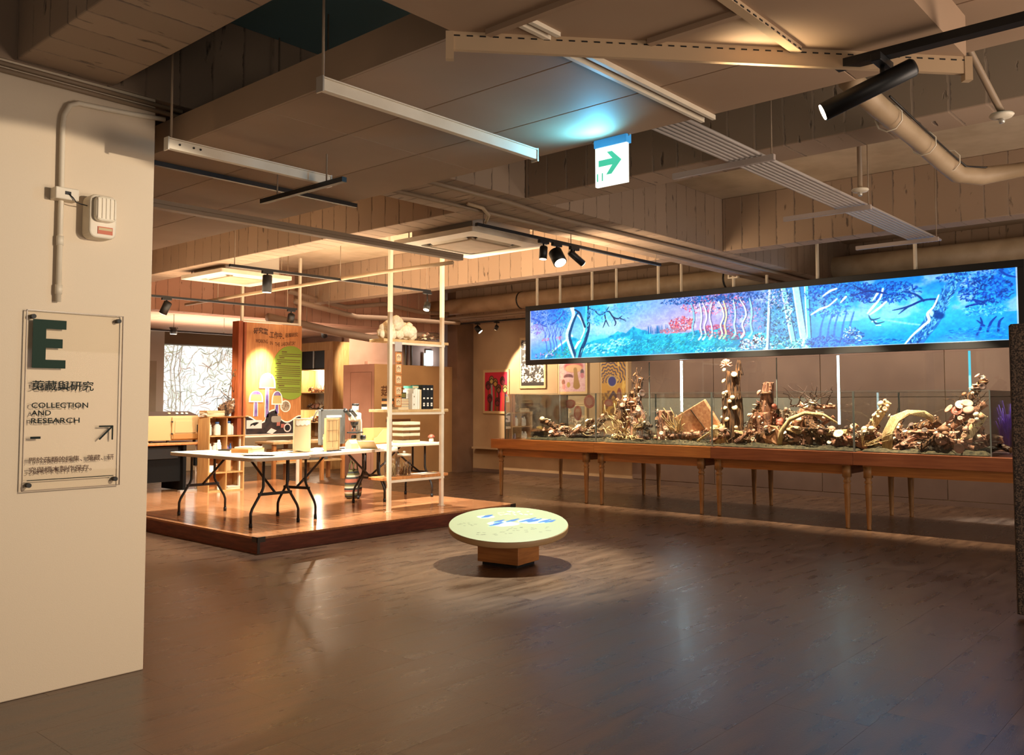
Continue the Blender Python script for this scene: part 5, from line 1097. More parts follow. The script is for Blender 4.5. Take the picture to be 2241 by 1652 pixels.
p = B(1.34, .40); t = thing('microscope', 'white laboratory microscope with black eyepieces on the turned table', 'microscope', p, -150)
t.scale = (1.3, 1.3, 1.3)
MB().prism(rrect(-.11, .10, -.07, .07, .03, 3), 0, .045, XY).build('base', m_tabletop, t, .008)
tube('arm', [(-.07, 0, .03), (-.09, 0, .14), (-.08, 0, .26), (-.02, 0, .33)], [.035, .03, .03, .032], m_tabletop, t, 10)
box('stage', -.05, .09, -.06, .06, .145, .16, m_black, t, .003)
MB().lathe([(.02, .20), (.035, .23), (.04, .26)], (.04, 0, 0), 14).build('nosepiece', m_blackm, t, 0, True)
for a in (-.022, .022): tube('objective', [(.04, a, .17), (.04, a * .5, .23)], .010, m_alu, t, 8)
box('head', -.04, .10, -.045, .045, .27, .35, m_tabletop, t, .015)
tube('phototube', [(.02, 0, .35), (.02, 0, .42)], .032, m_tabletop, t, 14); tube('tube_cap', [(.02, 0, .42), (.02, 0, .44)], .035, m_black, t, 14)
for a in (-.028, .028): tube('eyepiece', [(.08, a, .32), (.19, a, .365), (.21, a, .373)], [.018, .018, .022], m_black, t, 12)
for a in (-.07, .07): tube('focus_knob', [(-.075, a * .4, .1), (-.075, a, .1)], .024, m_black, t, 12)
p = B(1.22, .10); t = thing('open_booklet', 'open cream picture booklet in front of the microscope', 'booklet', p, 25)
MB().add([(0, -.12, 0), (.15, -.12, .03), (.15, .12, .03), (0, .12, 0), (0, -.12, .004), (.15, -.12, .034), (.15, .12, .034), (0, .12, .004)], [(0, 1, 2, 3), (4, 5, 6, 7), (0, 1, 5, 4), (1, 2, 6, 5), (2, 3, 7, 6), (3, 0, 4, 7)]).build('page', m_cream, t)
MB().add([(0, -.12, 0), (-.12, -.12, .10), (-.12, .12, .10), (0, .12, 0), (0.004, -.12, .004), (-.116, -.12, .104), (-.116, .12, .104), (0.004, .12, .004)], [(0, 1, 2, 3), (4, 5, 6, 7), (0, 1, 5, 4), (1, 2, 6, 5), (2, 3, 7, 6), (3, 0, 4, 7)]).build('page', m_cream, t)
p = B(1.10, .28); t = thing('paper_model', 'small folded paper house model beside the microscope', 'model', p, 10)
MB().add([(-.07, -.05, 0), (.07, -.05, 0), (.07, .05, 0), (-.07, .05, 0), (-.07, -.05, .07), (.07, -.05, .07), (.07, .05, .07), (-.07, .05, .07), (-.07, 0, .12), (.07, 0, .12)], [(0, 1, 5, 4), (1, 2, 6, 9, 5), (2, 3, 7, 6), (3, 0, 4, 8, 7), (0, 3, 2, 1), (4, 5, 9, 8), (7, 8, 9, 6)]).build('walls', m_cream, t)
box('roof_ridge', -.08, .08, -.006, .006, .118, .126, m_card, t)
p = B(1.62, .42); t = thing('cardboard_box', 'brown cardboard box behind the white shelf pole', 'box', (7.72, 9.30, PZ + .77), 8)
MB().box(-.17, .17, -.10, -.096, 0, .22).box(-.17, .17, .096, .10, 0, .22).box(-.17, -.166, -.096, .096, 0, .22).box(.166, .17, -.096, .096, 0, .22).box(-.166, .166, -.096, .096, 0, .004).build('carton', m_card, t)
MB().add([(-.17, -.104, .02), (.17, -.104, .02), (.17, -.104, .21), (.02, -.104, .20), (-.10, -.104, .10), (-.17, -.104, .08), (-.17, -.1, .02), (.17, -.1, .02), (.17, -.1, .21), (.02, -.1, .20), (-.10, -.1, .10), (-.17, -.1, .08)], [(0, 1, 2, 3, 4, 5), (11, 10, 9, 8, 7, 6)] + [(i, i + 6, (i + 1) % 6 + 6, (i + 1) % 6) for i in range(6)]).build('side_print', mat('pale_kraft', (224, 176, 112), .8), t)
for k in range(4):
    z = PZ + .771 + k * .078 + (.02 if k else 0); t = thing('acrylic_tray', ('clear acrylic specimen tray at the bottom of the stack of four', 'clear acrylic specimen tray, second from the bottom of four', 'clear acrylic specimen tray, third from the bottom of four', 'clear acrylic specimen tray on top of the stack of four')[k], 'tray', (8.22, 9.26, z), 0, 'stack of acrylic trays')
    MB().box(-.16, .16, -.11, .11, 0, .004).box(-.16, .16, -.11, -.106, .004, .04).box(-.16, .16, .106, .11, .004, .04).box(-.16, -.156, -.106, .106, .004, .04).box(.156, .16, -.106, .106, .004, .04).build('tray', mat('frosted_acrylic', (190, 176, 150), .2, spec=.7), t)
    for j in range(5): twig('specimen', (-.12 + .05 * j, -.05, .012), (-.08 + .05 * j, .06, .03), .007, m_mu[(j + k) % 4], t, k * 9 + j, .01, 3)
    if k:
        for x in (-.15, .15):
            for y in (-.1, .1): tube('post', [(x, y, -.058), (x, y, .002)], .004, m_acryl, t, 6)
t = thing('mushroom_ornament', 'small mushroom ornament with red spotted cap on the table end', 'ornament', (8.60, 9.15, PZ + .77))
MB().lathe([(.032, 0), (.036, .03), (.026, .06), (.022, .075)], seg=14).build('stem', m_white, t, 0, True); MB().lathe([(.02, .068), (.05, .065), (.052, .075), (.035, .10), (.01, .112)], seg=16).build('cap', m_mu[2], t, 0, True)

# ------------------------------------------------------------------ open shelf on poles
t = thing('pole_shelf', 'open wooden shelf hung between two cream floor-to-ceiling poles', 'shelf', (7.03, 8.23, PZ))
for x, y in ((0, 0), (.915, .03)):
    box('pole', x - .023, x + .023, y - .023, y + .023, 0, SLAB - PZ, m_whitemetal, t, .003); box('foot_plate', x - .035, x + .035, y - .035, y + .035, 0, .006, m_whitemetal, t)
for z, m in ((2.09, m_birch), (1.215, m_birch), (.38, m_orangewood)):
    box('shelf_board', -.08, 1.03, .02, .30, z, z + .035, m, t, .004); box('bearer', 0, .94, .0, .022, z - .03, z - .002, m_whitemetal, t)
S0 = (7.03, 8.23, PZ)
t = thing('coral_fungus', 'large white ruffled coral fungus on the top shelf', 'fungus', (7.27, 8.36, PZ + 2.126))
for k in range(36):
    a = rnd.uniform(-1, 1); x, z = a * .25, rnd.uniform(.05, .27 - .13 * abs(a)); s = rnd.uniform(.055, .085)
    bm = bmesh.new(); bmesh.ops.create_icosphere(bm, subdivisions=2, radius=s)
    for v in bm.verts: v.co *= rnd.uniform(.92, 1.08); v.co.y *= .7; v.co.z = max(v.co.z, -z)
    me = bpy.data.meshes.new('lobe'); bm.to_mesh(me); bm.free(); o = link('lobe', me, t, m_mu[0], True); o.location = (x, rnd.uniform(-.05, .05), z)
t = thing('twig_bundle', 'bundle of dark twigs with pale lichen on the top shelf', 'twigs', (7.75, 8.36, PZ + 2.135))
for k in range(12): twig('twig', (-.22, rnd.uniform(-.05, .05), rnd.uniform(0, .03)), (rnd.uniform(.05, .36), rnd.uniform(-.08, .08), rnd.uniform(.0, .10)), .008, m_bark, t, 400 + k, .02)
scatter(t, 14, (.05, .05, .01, .08), (.03, .05), (3, 0), 41)
for o in t.children:
    if o.name.startswith('mush') or o.name.startswith('brack'): o.location.x += rnd.uniform(-.18, .18)
# hanging strip of pictures
t = thing('picture_strip', 'vertical strip of five small mushroom pictures hanging from the top shelf', 'picture strip', (7.16, 8.222, PZ + 1.26))
box('hanger', -.055, .06, 0, .004, .71, .83, mat('grey_ribbon', (176, 166, 160), .6), t)
for i in range(5):
    z = .02 + i * .138; e = box('card', -.05 - .005 * (i < 2), .055, -.004, .006, z, z + .125, m_orangewood, t, .002)
    MB().prism(rrect(-.035, .04, z + .02, z + .108, .01, 2), -.0065, -.0045, XZ).build('picture', m_cream, e)
    for k in range(3):
        q = (-.02 + .02 * k, z + .035 + .012 * (k % 2)); MB().prism([(q[0] - .002, q[1]), (q[0] + .002, q[1]), (q[0] + .002, q[1] + .03), (q[0] + .011, q[1] + .03), (q[0], q[1] + .046), (q[0] - .011, q[1] + .03), (q[0] - .002, q[1] + .03)], -.0075, -.0068, XZ).build('mushroom_print', m_mu[(1, 2, 1)[k]], e)
# books on the middle shelf
def upright(label, x, th, h, d, cover, deco=None):
    t = thing('book', label, 'book', (x, 8.27, PZ + 1.251), 0, 'books on the middle shelf')
    box('pages', .003, th - .003, .004, d - .004, .002, h - .004, m_cream, t)
    MB().box(0, .003, 0, d, 0, h).box(th - .003, th, 0, d, 0, h).box(.003, th - .003, 0, .004, 0, h).build('cover', cover, t)
    if deco:
        for z in deco[1]: box('spine_mark', th * .25, th * .75, -.001, 0, z * h, z * h + .02, deco[0], t)
xb = 7.42
for lab, th, h, cov, dc in (('thin white book at the left of the upright row', .016, .20, m_white, None), ('white book with an olive spine label on the middle shelf', .022, .25, m_white, (mat('olive_print', (120, 110, 50), .6), (.2, .6))),
                            ('tall white book, first of two beside the black binders', .040, .265, m_white, None), ('tall white book, second of two beside the black binders', .034, .255, m_white, None), ('cream book against the black binders', .028, .25, m_cream, None)):
    upright(lab, xb + .02, th, h, .20, cov, dc); xb += th + .004
for i, lab in enumerate(('black binder with white lettering, left of three', 'black binder with white lettering, middle of three', 'black binder with white lettering, right of three')): upright(lab, xb + .03, .062, .31, .22, m_black, (m_white, (.12, .2, .42, .8))); xb += .066
book('book', 'turquoise book lying across the upright books', 7.62, 8.42, PZ + 1.251 + .268, .26, .16, .03, 4, mat('turquoise_cover', (110, 200, 176), .6))
for i, (lab, cov) in enumerate((('white book at the bottom of the flat pile', m_white), ('black book in the flat pile', m_blackm), ('orange and white book in the flat pile', mat('orange_cover', (226, 140, 90), .6)), ('dark covered book on top of the flat pile', m_blackm))): book('book', lab, 7.27, 8.40, PZ + 1.251 + i * .034, .28, .20, .032, 2 * i, cov)
t = thing('picture_card', 'small olive framed picture leaning on the flat book pile', 'picture', (7.36, 8.36, PZ + 1.251 + .137))
box('frame', -.055, .055, 0, .012, 0, .075, m_black, t); box('picture', -.045, .045, -.002, 0, .012, .063, mat('olive_print', (120, 110, 50), .6), t)
# jars and papers on the bottom shelf
def jar(label, x, y, r, h, fill):
    t = thing('specimen_jar', label, 'jar', (x, y, PZ + .416), 0, 'specimen jars')
    MB().lathe([(r * .9, 0), (r, .01), (r, h * .75), (r * .92, h * .80), (r * .92, h * .84)], seg=24).build('glass', m_acryl, t, 0, True)
    MB().lathe([(r * .98, h * .84), (r * 1.02, h * .86), (r * 1.02, h * .93), (r * .3, h * .95)], seg=24).build('lid', mat('frosted_lid', (226, 214, 190), .3), t, 0, True)
    MB().lathe([(.008, h * .95), (.02, h * .99), (.022, h * 1.03), (.01, h * 1.06)], seg=14).build('knob', m_alu, t, 0, True)
    for k in range(26): a = rnd.uniform(0, 6.28); q = r * .75 * math.sqrt(rnd.random()); twig('dried_stem', (q * math.cos(a), q * math.sin(a), .01), (q * math.cos(a + .6), q * math.sin(a + .6), rnd.uniform(.3, .65) * h), .007, fill if k % 3 else m_straw, t, 500 + k, .012, 4)
jar('tall glass jar of pale dried stems on the bottom shelf', 7.17, 8.36, .085, .37, m_straw)
jar('shorter glass jar of amber dried mushrooms on the bottom shelf', 7.40, 8.37, .085, .29, m_mu[1])
sheet('paper', 'white leaflet lying right of the jars on the bottom shelf', 7.72, 8.36, PZ + .417, .32, .22, 8, m_white, .003, 'paper', G_P); sheet('paper', 'dark leaflet under the white one at the shelf end', 7.88, 8.42, PZ + .417, .20, .16, 20, m_black, .002, 'paper', G_P)

# striped bag hanging below the table
p = B(1.28, .55); t = thing('striped_bag', 'striped woven bag standing under the turned table', 'bag', (7.72, 9.80, PZ), 20)
t.scale = (1.05, 1.05, 1.0)
v = []; f = []; n = 20; rings = [(.11, .06, 0), (.15, .085, .02), (.165, .095, .12), (.15, .085, .25), (.12, .06, .34), (.09, .035, .40)]
m_st = [mat('olive_stripe', (96, 92, 54), .9), mat('dark_stripe', (44, 46, 44), .9), mat('rust_stripe', (150, 84, 62), .9), mat('pale_stripe', (190, 176, 150), .9)]
mb = MB()
def bag_r(z):
    for (a, b, c), (d, e, g) in zip(rings[:-1], rings[1:]):
        if c <= z <= g: s = (z - c) / (g - c); return a + (d - a) * s, b + (e - b) * s
    return rings[-1][:2]
body = MB().add([(bag_r(.40 * i / 16)[0] * math.cos(2 * math.pi * k / n), bag_r(.40 * i / 16)[1] * math.sin(2 * math.pi * k / n), .40 * i / 16) for i in range(17) for k in range(n)], [(i * n + k, i * n + (k + 1) % n, (i + 1) * n + (k + 1) % n, (i + 1) * n + k) for i in range(16) for k in range(n)] + [tuple(range(n))[::-1]]).mesh('body')
for m in m_st: body.materials.append(m)
for pg in body.polygons: pg.material_index = [0, 1, 0, 3, 2, 1, 3, 0, 1, 2, 2, 1, 3, 0, 1, 0][min(15, int(pg.center.z / .025))]; pg.use_smooth = True
link('body', body, t)
for a in (-.03, .03): tube('handle', [(-.06, a, .38), (-.04, a, .47), (0, a, .52), (.04, a, .47), (.06, a, .38)], .010, m_st[0], t, 6)
tube('strap', [(.05, .03, .39), (.14, .09, .34), (.165, .09, .2)], .012, m_st[1], t, 6)

# ------------------------------------------------------------------ laboratory poster on poles
t = thing('poster_stand', 'orange wooden laboratory poster board between two cream poles', 'poster', (7.33, 12.05, PZ))
for x in (.0, 1.06): box('pole', x - .02, x + .02, .03, .07, 0, SLAB - PZ, m_whitemetal, t, .003)
box('crossbar', .02, 1.04, .035, .065, 2.60, 2.63, m_whitemetal, t)
BZ0, BZ1 = .82, 2.585
box('board', .04, 1.06, -.02, .018, BZ0, BZ1, m_orangewood, t, .003); box('side_board', -.10, -.03, -.03, .15, BZ0 + .02, BZ1 + .01, mat('red_brown_wood', (170, 86, 42), .5, col2=(140, 66, 32), scale=5, stretch=(6, 6, .7)), t); box('side_board', .0, .035, -.03, .02, BZ0, BZ1, MATS['red_brown_wood'], t)
box('bottom_rail', .04, 1.06, -.03, .02, BZ0 - .025, BZ0, m_tabletop, t)
m_choc = mat('chocolate_letters', (96, 58, 30), .6)
arch = lambda s: .05 * math.sin(s * math.pi) * (-.6) if s > .5 else .03 * math.sin(s * 2 * math.pi)
text('lettering', '研究室', .16, .42, 2.40, 2.50, XZ, -.024, m_choc, t, .03, lambda s: .02 * math.sin(s * 3.1)); text('lettering', '.工作中..', .44, .72, 2.36, 2.47, XZ, -.024, m_choc, t, .02, lambda s: -.01 * s); text('lettering', '菇類研究', .74, .98, 2.38, 2.45, XZ, -.024, m_choc, t, .01, lambda s: .03 * s)
for wd, a, b, z in (('WORKING', .20, .42, 2.27), ('IN', .46, .51, 2.25), ('THE', .55, .64, 2.235), ('LABORATORY', .67, .94, 2.24)): text('lettering', wd, a, b, z, z + .06, XZ, -.024, m_choc, t, .01, (lambda s: .03 * s) if wd == 'LABORATORY' else None)
# green text blob (a raised cut-out)
blob = []
for k in range(40):
    a = 2 * math.pi * k / 40; blob.append((min(1.058, .85 + .36 * math.cos(a)), 1.815 + .435 * math.sin(a)))
gb = MB().prism(blob, -.032, -.021, XZ).build('text_panel', mat('lime_card', (132, 150, 44), .7), t)
for k in range(21):
    z = 2.14 - k * .032; hw = .30 * math.sqrt(max(.05, 1 - ((z - 1.815) / .40) ** 2)); head = k in (0, 3, 6, 13, 17)
    x0 = .85 - hw + (.03 if k % 2 else 0); x = x0; xe = min(1.035, .85 + hw) if not head else x0 + .1
    mb = MB(); r_ = random.Random(k)
    while x < xe - .012: wl = r_.uniform(.012, .02); mb.box(x, x + wl * .8, -.0335, -.0321, z, z + (.018 if head else .012)); x += wl
    mb.build('text_line', m_choc, gb)
# purple mushrooms cut-outs
m_pur = mat('violet_print', (92, 62, 140), .6, col2=(140, 116, 170), scale=8); m_yel = mat('yellow_print', (196, 176, 110), .6)
for cx, zb, zt, w_, capz in ((.22, 1.12, 1.52, .11, 1.36), (.42, 1.10, 1.80, .13, 1.58), (.60, 1.16, 1.52, .09, 1.32)):
    c = MB().prism([(cx - .04, zb), (cx + .04, zb), (cx + .035, capz), (cx - .035, capz)], -.027, -.021, XZ).build('mushroom_cutout', m_white, t)
    MB().prism([(cx - .028, zb), (cx + .028, zb), (cx + .022, capz), (cx - .022, capz)], -.029, -.0272, XZ).build('stem_print', m_pur, c)
    cap = [(cx + w_ * math.cos(a) * 1.15, capz - .02 + (zt - capz) * 1.1 * max(0, math.sin(a)) ** .7) for a in [math.pi * k / 16 for k in range(17)]]; MB().prism(cap, -.034, -.0275, XZ).build('cap_outline', m_white, c)
    cap2 = [(cx + w_ * .9 * math.cos(a), capz + (zt - capz) * .95 * max(0, math.sin(a)) ** .7) for a in [math.pi * k / 16 for k in range(17)]]; MB().prism(cap2, -.036, -.0342, XZ).build('cap_print', m_yel, c)
    cap3 = [(x_, z_) for x_, z_ in cap2 if z_ > capz + (zt - capz) * .5]; MB().prism(cap3, -.0375, -.0362, XZ).build('cap_top', m_pur, c)
def disc(name, cx, cz, r, w0, w1, m, p): return MB().prism([(cx + r * math.cos(a), cz + r * math.sin(a)) for a in [2 * math.pi * k / 28 for k in range(28)]], w0, w1, XZ).build(name, m, p)
d_ = disc('round_photo', .76, 1.275, .095, -.030, -.021, m_white, t); disc('photo_print', .76, 1.275, .078, -.032, -.0302, mat('gill_print', (110, 84, 60), .6, col2=(190, 170, 140), scale=40), d_)
# photograph collage along the bottom
n = 24; edge = [(.045 + 1.01 * k / n, 1.08 + .05 * math.sin(k * .55 + 1.2) + (.10 if 9 <= k <= 13 else 0)) for k in range(n + 1)]
cm = MB().prism([(.045, BZ0 + .01)] + [(1.055, BZ0 + .01)] + edge[::-1], -.027, -.021, XZ).build('photo_collage', m_white, t)
MB().prism([(.05, BZ0 + .02)] + [(1.05, BZ0 + .02)] + [(a, b - .022) for a, b in edge[::-1]], -.029, -.0272, XZ).build('photo_ground', mat('dark_photo', (30, 28, 28), .5, col2=(60, 44, 40), scale=14), cm)
ph = box('photo', .06, .33, -.031, -.0292, .93, 1.06, mat('pale_photo', (226, 206, 196), .6), cm)
MB().prism([(.12, .96), (.17, .99), (.20, .97), (.28, 1.02), (.24, 1.03), (.18, 1.02), (.13, 1.0)], -.0325, -.0312, XZ).build('insect_print', m_black, ph)
MB().prism([(.42, .86), (.52, .84), (.60, .89), (.50, .93)], -.031, -.0292, XZ).build('photo', MATS['pale_photo'], cm)
for cx, cz, r in ((.80, .93, .07),): e = disc('photo_dish', cx, cz, r, -.031, -.0292, MATS['pale_photo'], cm); disc('dish_print', cx, cz, r * .72, -.0325, -.0312, m_blackm, e)
for cx, cz in ((.68, .96), (.92, 1.03), (.60, .99)):
    for k in range(3): MB().prism([(cx + k * .022, cz - .03), (cx + k * .022 + .014, cz - .025), (cx + k * .022 + .02, cz + .03), (cx + k * .022 + .004, cz + .035)], -.031, -.0292, XZ).build('gill_print', mat('salmon_print', (196, 112, 96), .6), cm)
MB().prism(rrect(.50, .68, 1.02, 1.12, .03, 2), -.031, -.0292, XZ).build('sample_print', mat('grey_photo', (150, 140, 126), .6), cm)

# ------------------------------------------------------------------ cube bookcase
bx, by = 6.75, 12.0
t = thing('cube_bookcase', 'light wood cube bookcase of two columns beside the laboratory poster', 'bookcase', (bx, by, PZ)); BW, BH, BD = .60, 1.12, .32
box('side', 0, .018, 0, BD, 0, BH, m_oak, t); box('side', BW - .018, BW, 0, BD, 0, BH, m_oak, t); box('divider', BW / 2 - .008, BW / 2 + .008, .004, BD, .02, BH - .018, m_oak, t); box('back', .018, BW - .018, BD - .008, BD, 0, BH, m_orangewood, t)
for z in (0, .27, .545, .82, BH - .018): box('shelf_board', .018, BW - .018, .002, BD - .008, z, z + .018, m_oak, t)
def bottle(label, x, y, z, r, h, capm, bodym=None):
    t = thing('reagent_bottle', label, 'bottle', (x, y, z), 0, 'bottles in the cube bookcase')
    MB().lathe([(r * .92, 0), (r, .01), (r, h * .70), (r * .55, h * .82), (r * .5, h * .86)], seg=16).build('body', bodym or m_white, t, 0, True); MB().lathe([(r * .58, h * .86), (r * .58, h), (r * .5, h * 1.01)], seg=14).build('cap', capm, t, 0, True)
m_bcap = mat('blue_cap', (60, 96, 150), .4); z1, z2, z3 = PZ + .84, PZ + .565, PZ + .29
bottle('white bottle with blue cap in the top left cube', bx + .19, by + .10, z1, .052, .20, m_bcap); bottle('slim white bottle at the left of the top left cube', bx + .07, by + .12, z1, .034, .19, m_white); bottle('white bottle behind the blue-capped one in the top left cube', bx + .13, by + .20, z1, .036, .16, m_white)
bottle('white bottle with blue cap in the top right cube', bx + .38, by + .10, z1, .052, .21, m_bcap); bottle('small cream bottle at the right of the top right cube', bx + .48, by + .16, z1, .034, .17, m_cream)
bottle('white jar at the left of the second left cube', bx + .07, by + .1, z2, .04, .15, m_white); bottle('white jar in the middle of the second left cube', bx + .16, by + .1, z2, .04, .16, m_white); bottle('white jar at the right of the second left cube', bx + .24, by + .12, z2, .035, .17, m_white)
bottle('small violet bottle in the second right cube', bx + .38, by + .12, z2, .022, .12, m_bcap, m_pur); bottle('small blue bottle in the second right cube', bx + .44, by + .14, z2, .02, .14, m_bcap, m_bcap)
bottle('amber bottle in the third left cube', bx + .2, by + .12, z3, .03, .12, m_alu, mat('amber_glass', (170, 110, 60), .3)); bottle('small amber bottle in the third right cube', bx + .38, by + .12, z3, .026, .12, m_alu, MATS['amber_glass'])
tag(box('paper_box', bx + .03, bx + .14, by + .03, by + .18, z3, z3 + .10, m_white, None, .003), 'white paper box in the third left cube', 'box'); tag(box('card_box', bx + .33, bx + .42, by + .08, by + .26, z3, z3 + .20, m_birch, None, .003), 'tall plywood box in the third right cube', 'box')
for i in range(3): book('magazine', ('white magazine at the bottom of the lowest right cube', 'cream magazine in the lowest right cube', 'white magazine on top in the lowest right cube')[i], bx + .45, by + .14, PZ + .019 + i * .014, .22, .20, .012, 4 * i - 4, (m_white, m_cream, m_white)[i])
bottle('small white bottle in the lowest left cube', bx + .22, by + .08, PZ + .019, .025, .08, m_bcap)
# on top of the bookcase
TB = PZ + BH
sheet('paper', 'tan paper hanging over the edge of the cube bookcase top', bx + .36, by + .10, TB + .001, .62, .30, 2, m_card, .004, 'paper', G_P)
for i in range(4): book('booklet', ('cream booklet at the bottom of the pile on the bookcase', 'white booklet, second in the pile on the bookcase', 'cream booklet, third in the pile on the bookcase', 'dark edged booklet on top of the pile on the bookcase')[i], bx + .14, by + .16, TB + .006 + i * .022, .30, .22, .02, (3, -4, 6, 0)[i], (m_cream, m_white, m_cream, m_card)[i], None, 'booklet')
t = thing('driftwood', 'rising piece of knotted driftwood on the cube bookcase', 'driftwood', (bx + .42, by + .16, TB + .008))
t.scale = (1.5, 1.0, 1.25)
log('wood', (-.08, 0, .05), (.10, 0, .16), .07, .075, m_bark, t, 80, rough=.35); log('wood', (.06, 0, .10), (.20, .02, .42), .06, .03, m_barkr, t, 81, rough=.35); twig('knot', (.18, .02, .38), (.26, .02, .46), .02, m_barkr, t, 82)
scatter(t, 12, (.06, .12, .02, .35), (.03, .05), (3, 0), 83)
t = thing('flask_plant', 'tall dried stem standing in a small glass flask on the bookcase', 'plant', (bx + .32, by + .08, TB + .006))
MB().lathe([(.045, 0), (.05, .02), (.035, .07), (.016, .10), (.016, .13)], seg=18).build('flask', m_acryl, t, 0, True)
tube('stem', [(0, 0, .02), (.01, 0, .2), (.05, 0, .4), (.10, 0, .60), (.12, 0, .70)], .005, m_bark, t, 6)
r_ = random.Random(5)
for k in range(22):
    a = r_.uniform(0, 6.28); b = (.02, .42) if k < 11 else (.12, .66); c = Vector((b[0] - (.04 if k < 11 else -.03) + r_.uniform(-.03, .03), r_.uniform(-.03, .03), b[1] + r_.uniform(-.06, .06)))
    d = Vector((math.cos(a) * .03, math.sin(a) * .01, r_.uniform(-.01, .03))); MB().add([c, c + d + Vector((0, 0, .008)), c + d * 2, c + d + Vector((0, 0, -.008))], [(0, 1, 2, 3)]).build('leaf', mat('olive_leaf', (70, 66, 36), .8), t)

# ------------------------------------------------------------------ desk and incubator
t = thing('desk', 'black office desk with a wooden top behind the corner table', 'desk', (5.3, 12.45, PZ))
box('top', -.2, 1.66, -.12, .62, .70, .735, m_orangewood, t, .01); box('modesty_panel', -.2, 1.25, .0, .03, .16, .70, m_darkwood, t); box('side_panel', 1.25, 1.30, -.08, .58, 0.02, .70, m_darkwood, t); box('leg_box', 1.30, 1.50, .30, .58, .02, .70, m_darkwood, t); box('foot_rail', 1.18, 1.56, -.14, -.06, 0, .03, m_alu, t); box('drawer', .5, 1.2, -.02, .0, .50, .68, m_black, t, .004)
tube('cable_pipe', [(1.48, -.05, .02), (1.48, -.05, .70)], .02, m_white, t, 10); box('black_box', 1.44, 1.58, -.10, -.02, .38, .55, m_black, t, .006)
t = thing('incubator', 'tan laboratory incubator with a black control panel on the desk', 'incubator', (6.12, 12.52, PZ + .737), -4)
box('body', -.05, .72, .0, .44, .03, .40, m_tan, t, .006); box('door', .30, .70, -.03, .0, .05, .38, m_tan, t, .008); box('door_lower', .31, .69, -.045, -.03, .05, .13, mat('brown_enamel', (176, 124, 66), .45), t, .004); box('door_face', .34, .66, -.04, -.03, .14, .32, m_tan, t, .003)
MB().add([(-.05, 0, .40), (.72, 0, .40), (.66, .20, .46), (-.05, .20, .46), (-.05, .44, .46), (.66, .44, .46), (-.05, .44, .40), (.72, .44, .40)], [(0, 1, 2, 3), (3, 2, 5, 4), (4, 5, 7, 6), (0, 3, 4, 6), (1, 7, 5, 2), (0, 6, 7, 1)]).build('control_panel', m_blackm, t)
for x, c in ((.30, m_cream), (.42, m_white), (.50, m_white), (.57, m_white)): e = MB().lathe([(.022, 0), (.02, .012)], seg=12).build('dial', c, t); e.matrix_local = Matrix.Translation((x, .09, .43)) @ Matrix.Rotation(R(16), 4, 'X')
box('handle', .68, .715, -.06, -.03, .16, .26, m_black, t, .005)
for z in (.12, .30): box('hinge', .285, .31, -.04, -.02, z, z + .02, m_black, t)
for x in (0, .25, .66): box('foot', x, x + .03, .02, .06, 0, .03, m_black, t)
t = thing('desk_ornament', 'small yellow dome ornament on the desk beside the column', 'ornament', (5.95, 12.42, PZ + .736)); MB().lathe([(.07, 0), (.075, .02), (.06, .06), (.02, .085)], seg=20).build('dome', mat('yellow_plastic', (250, 222, 120), .4), t, 0, True); MB().lathe([(.08, 0), (.08, .006)], seg=20).build('rim', m_white, t)

# ------------------------------------------------------------------ back of the lab
def paint_mural(nx=230, ny=210):
    img = np.zeros((ny, nx, 3)); img[:] = (250, 252, 244); blend(img, ss(.45, .75, fbm(ny, nx, 5, 5, 4, 31)) * .35, (214, 216, 196)); r_ = random.Random(9)
    def curl(x, y, a, n, st, wd, c, al):
        pts = [(x, y)]
        for i in range(n): a += r_.uniform(-.38, .38); x += math.cos(a) * st; y += math.sin(a) * st; pts.append((x, y))
        stroke(img, pts, wd, c, 1.2, al)
    for k in range(620):
        x, y = r_.uniform(0, nx), r_.uniform(0, ny); side = abs(x / nx - .45)
        if r_.random() > .25 + side * 1.6: continue
        curl(x, y, r_.choice([-1.2, -1.9, .4, 2.4]) + r_.uniform(-.4, .4), r_.randint(6, 15), r_.uniform(1.6, 3.2), r_.uniform(.3, .8), r_.choice([(130, 104, 76), (104, 100, 92), (160, 112, 88), (120, 116, 66), (170, 146, 120)]), r_.uniform(.5, .95))
    for x0 in (30, 40, 52): stroke(img, [(x0, ny), (x0 + 4, ny * .6), (x0 - 3, ny * .3), (x0 + 6, 0)], 1.4, (150, 134, 116), 1.5, .8)
    for k in range(60): x, y = nx * .33 + r_.uniform(-14, 14), r_.uniform(20, ny); stroke(img, [(x, y), (x + r_.uniform(-2, 2), y + r_.uniform(8, 24))], .5, (190, 196, 190), 1, .7)
    return img
w1 = struct(box('window_1', 8.80, 11.05, 18.0, 18.049, .82, 2.82, m_conduit))
canvas('printed_blind', paint_mural(), 8.95, 10.95, .90, 2.735, XZ, 17.99, mat_print('backlit_blind', .6, .62), w1)
box('blind_box', 8.85, 11.0, 17.80, 18.0, 2.745, 3.02, mat('brown_blind', (110, 92, 70), .7), w1)
struct(box('wall_pier', 7.6, 8.80, 17.5, 18.04, 0, 3.0, mat('cool_grey_paint', (176, 176, 172), .7)))
tag(box('door_leaf', 8.3, 8.6, 17.42, 17.48, 0, 2.35, m_wallgrey), 'narrow grey door leaf beside the bright mural', 'door')
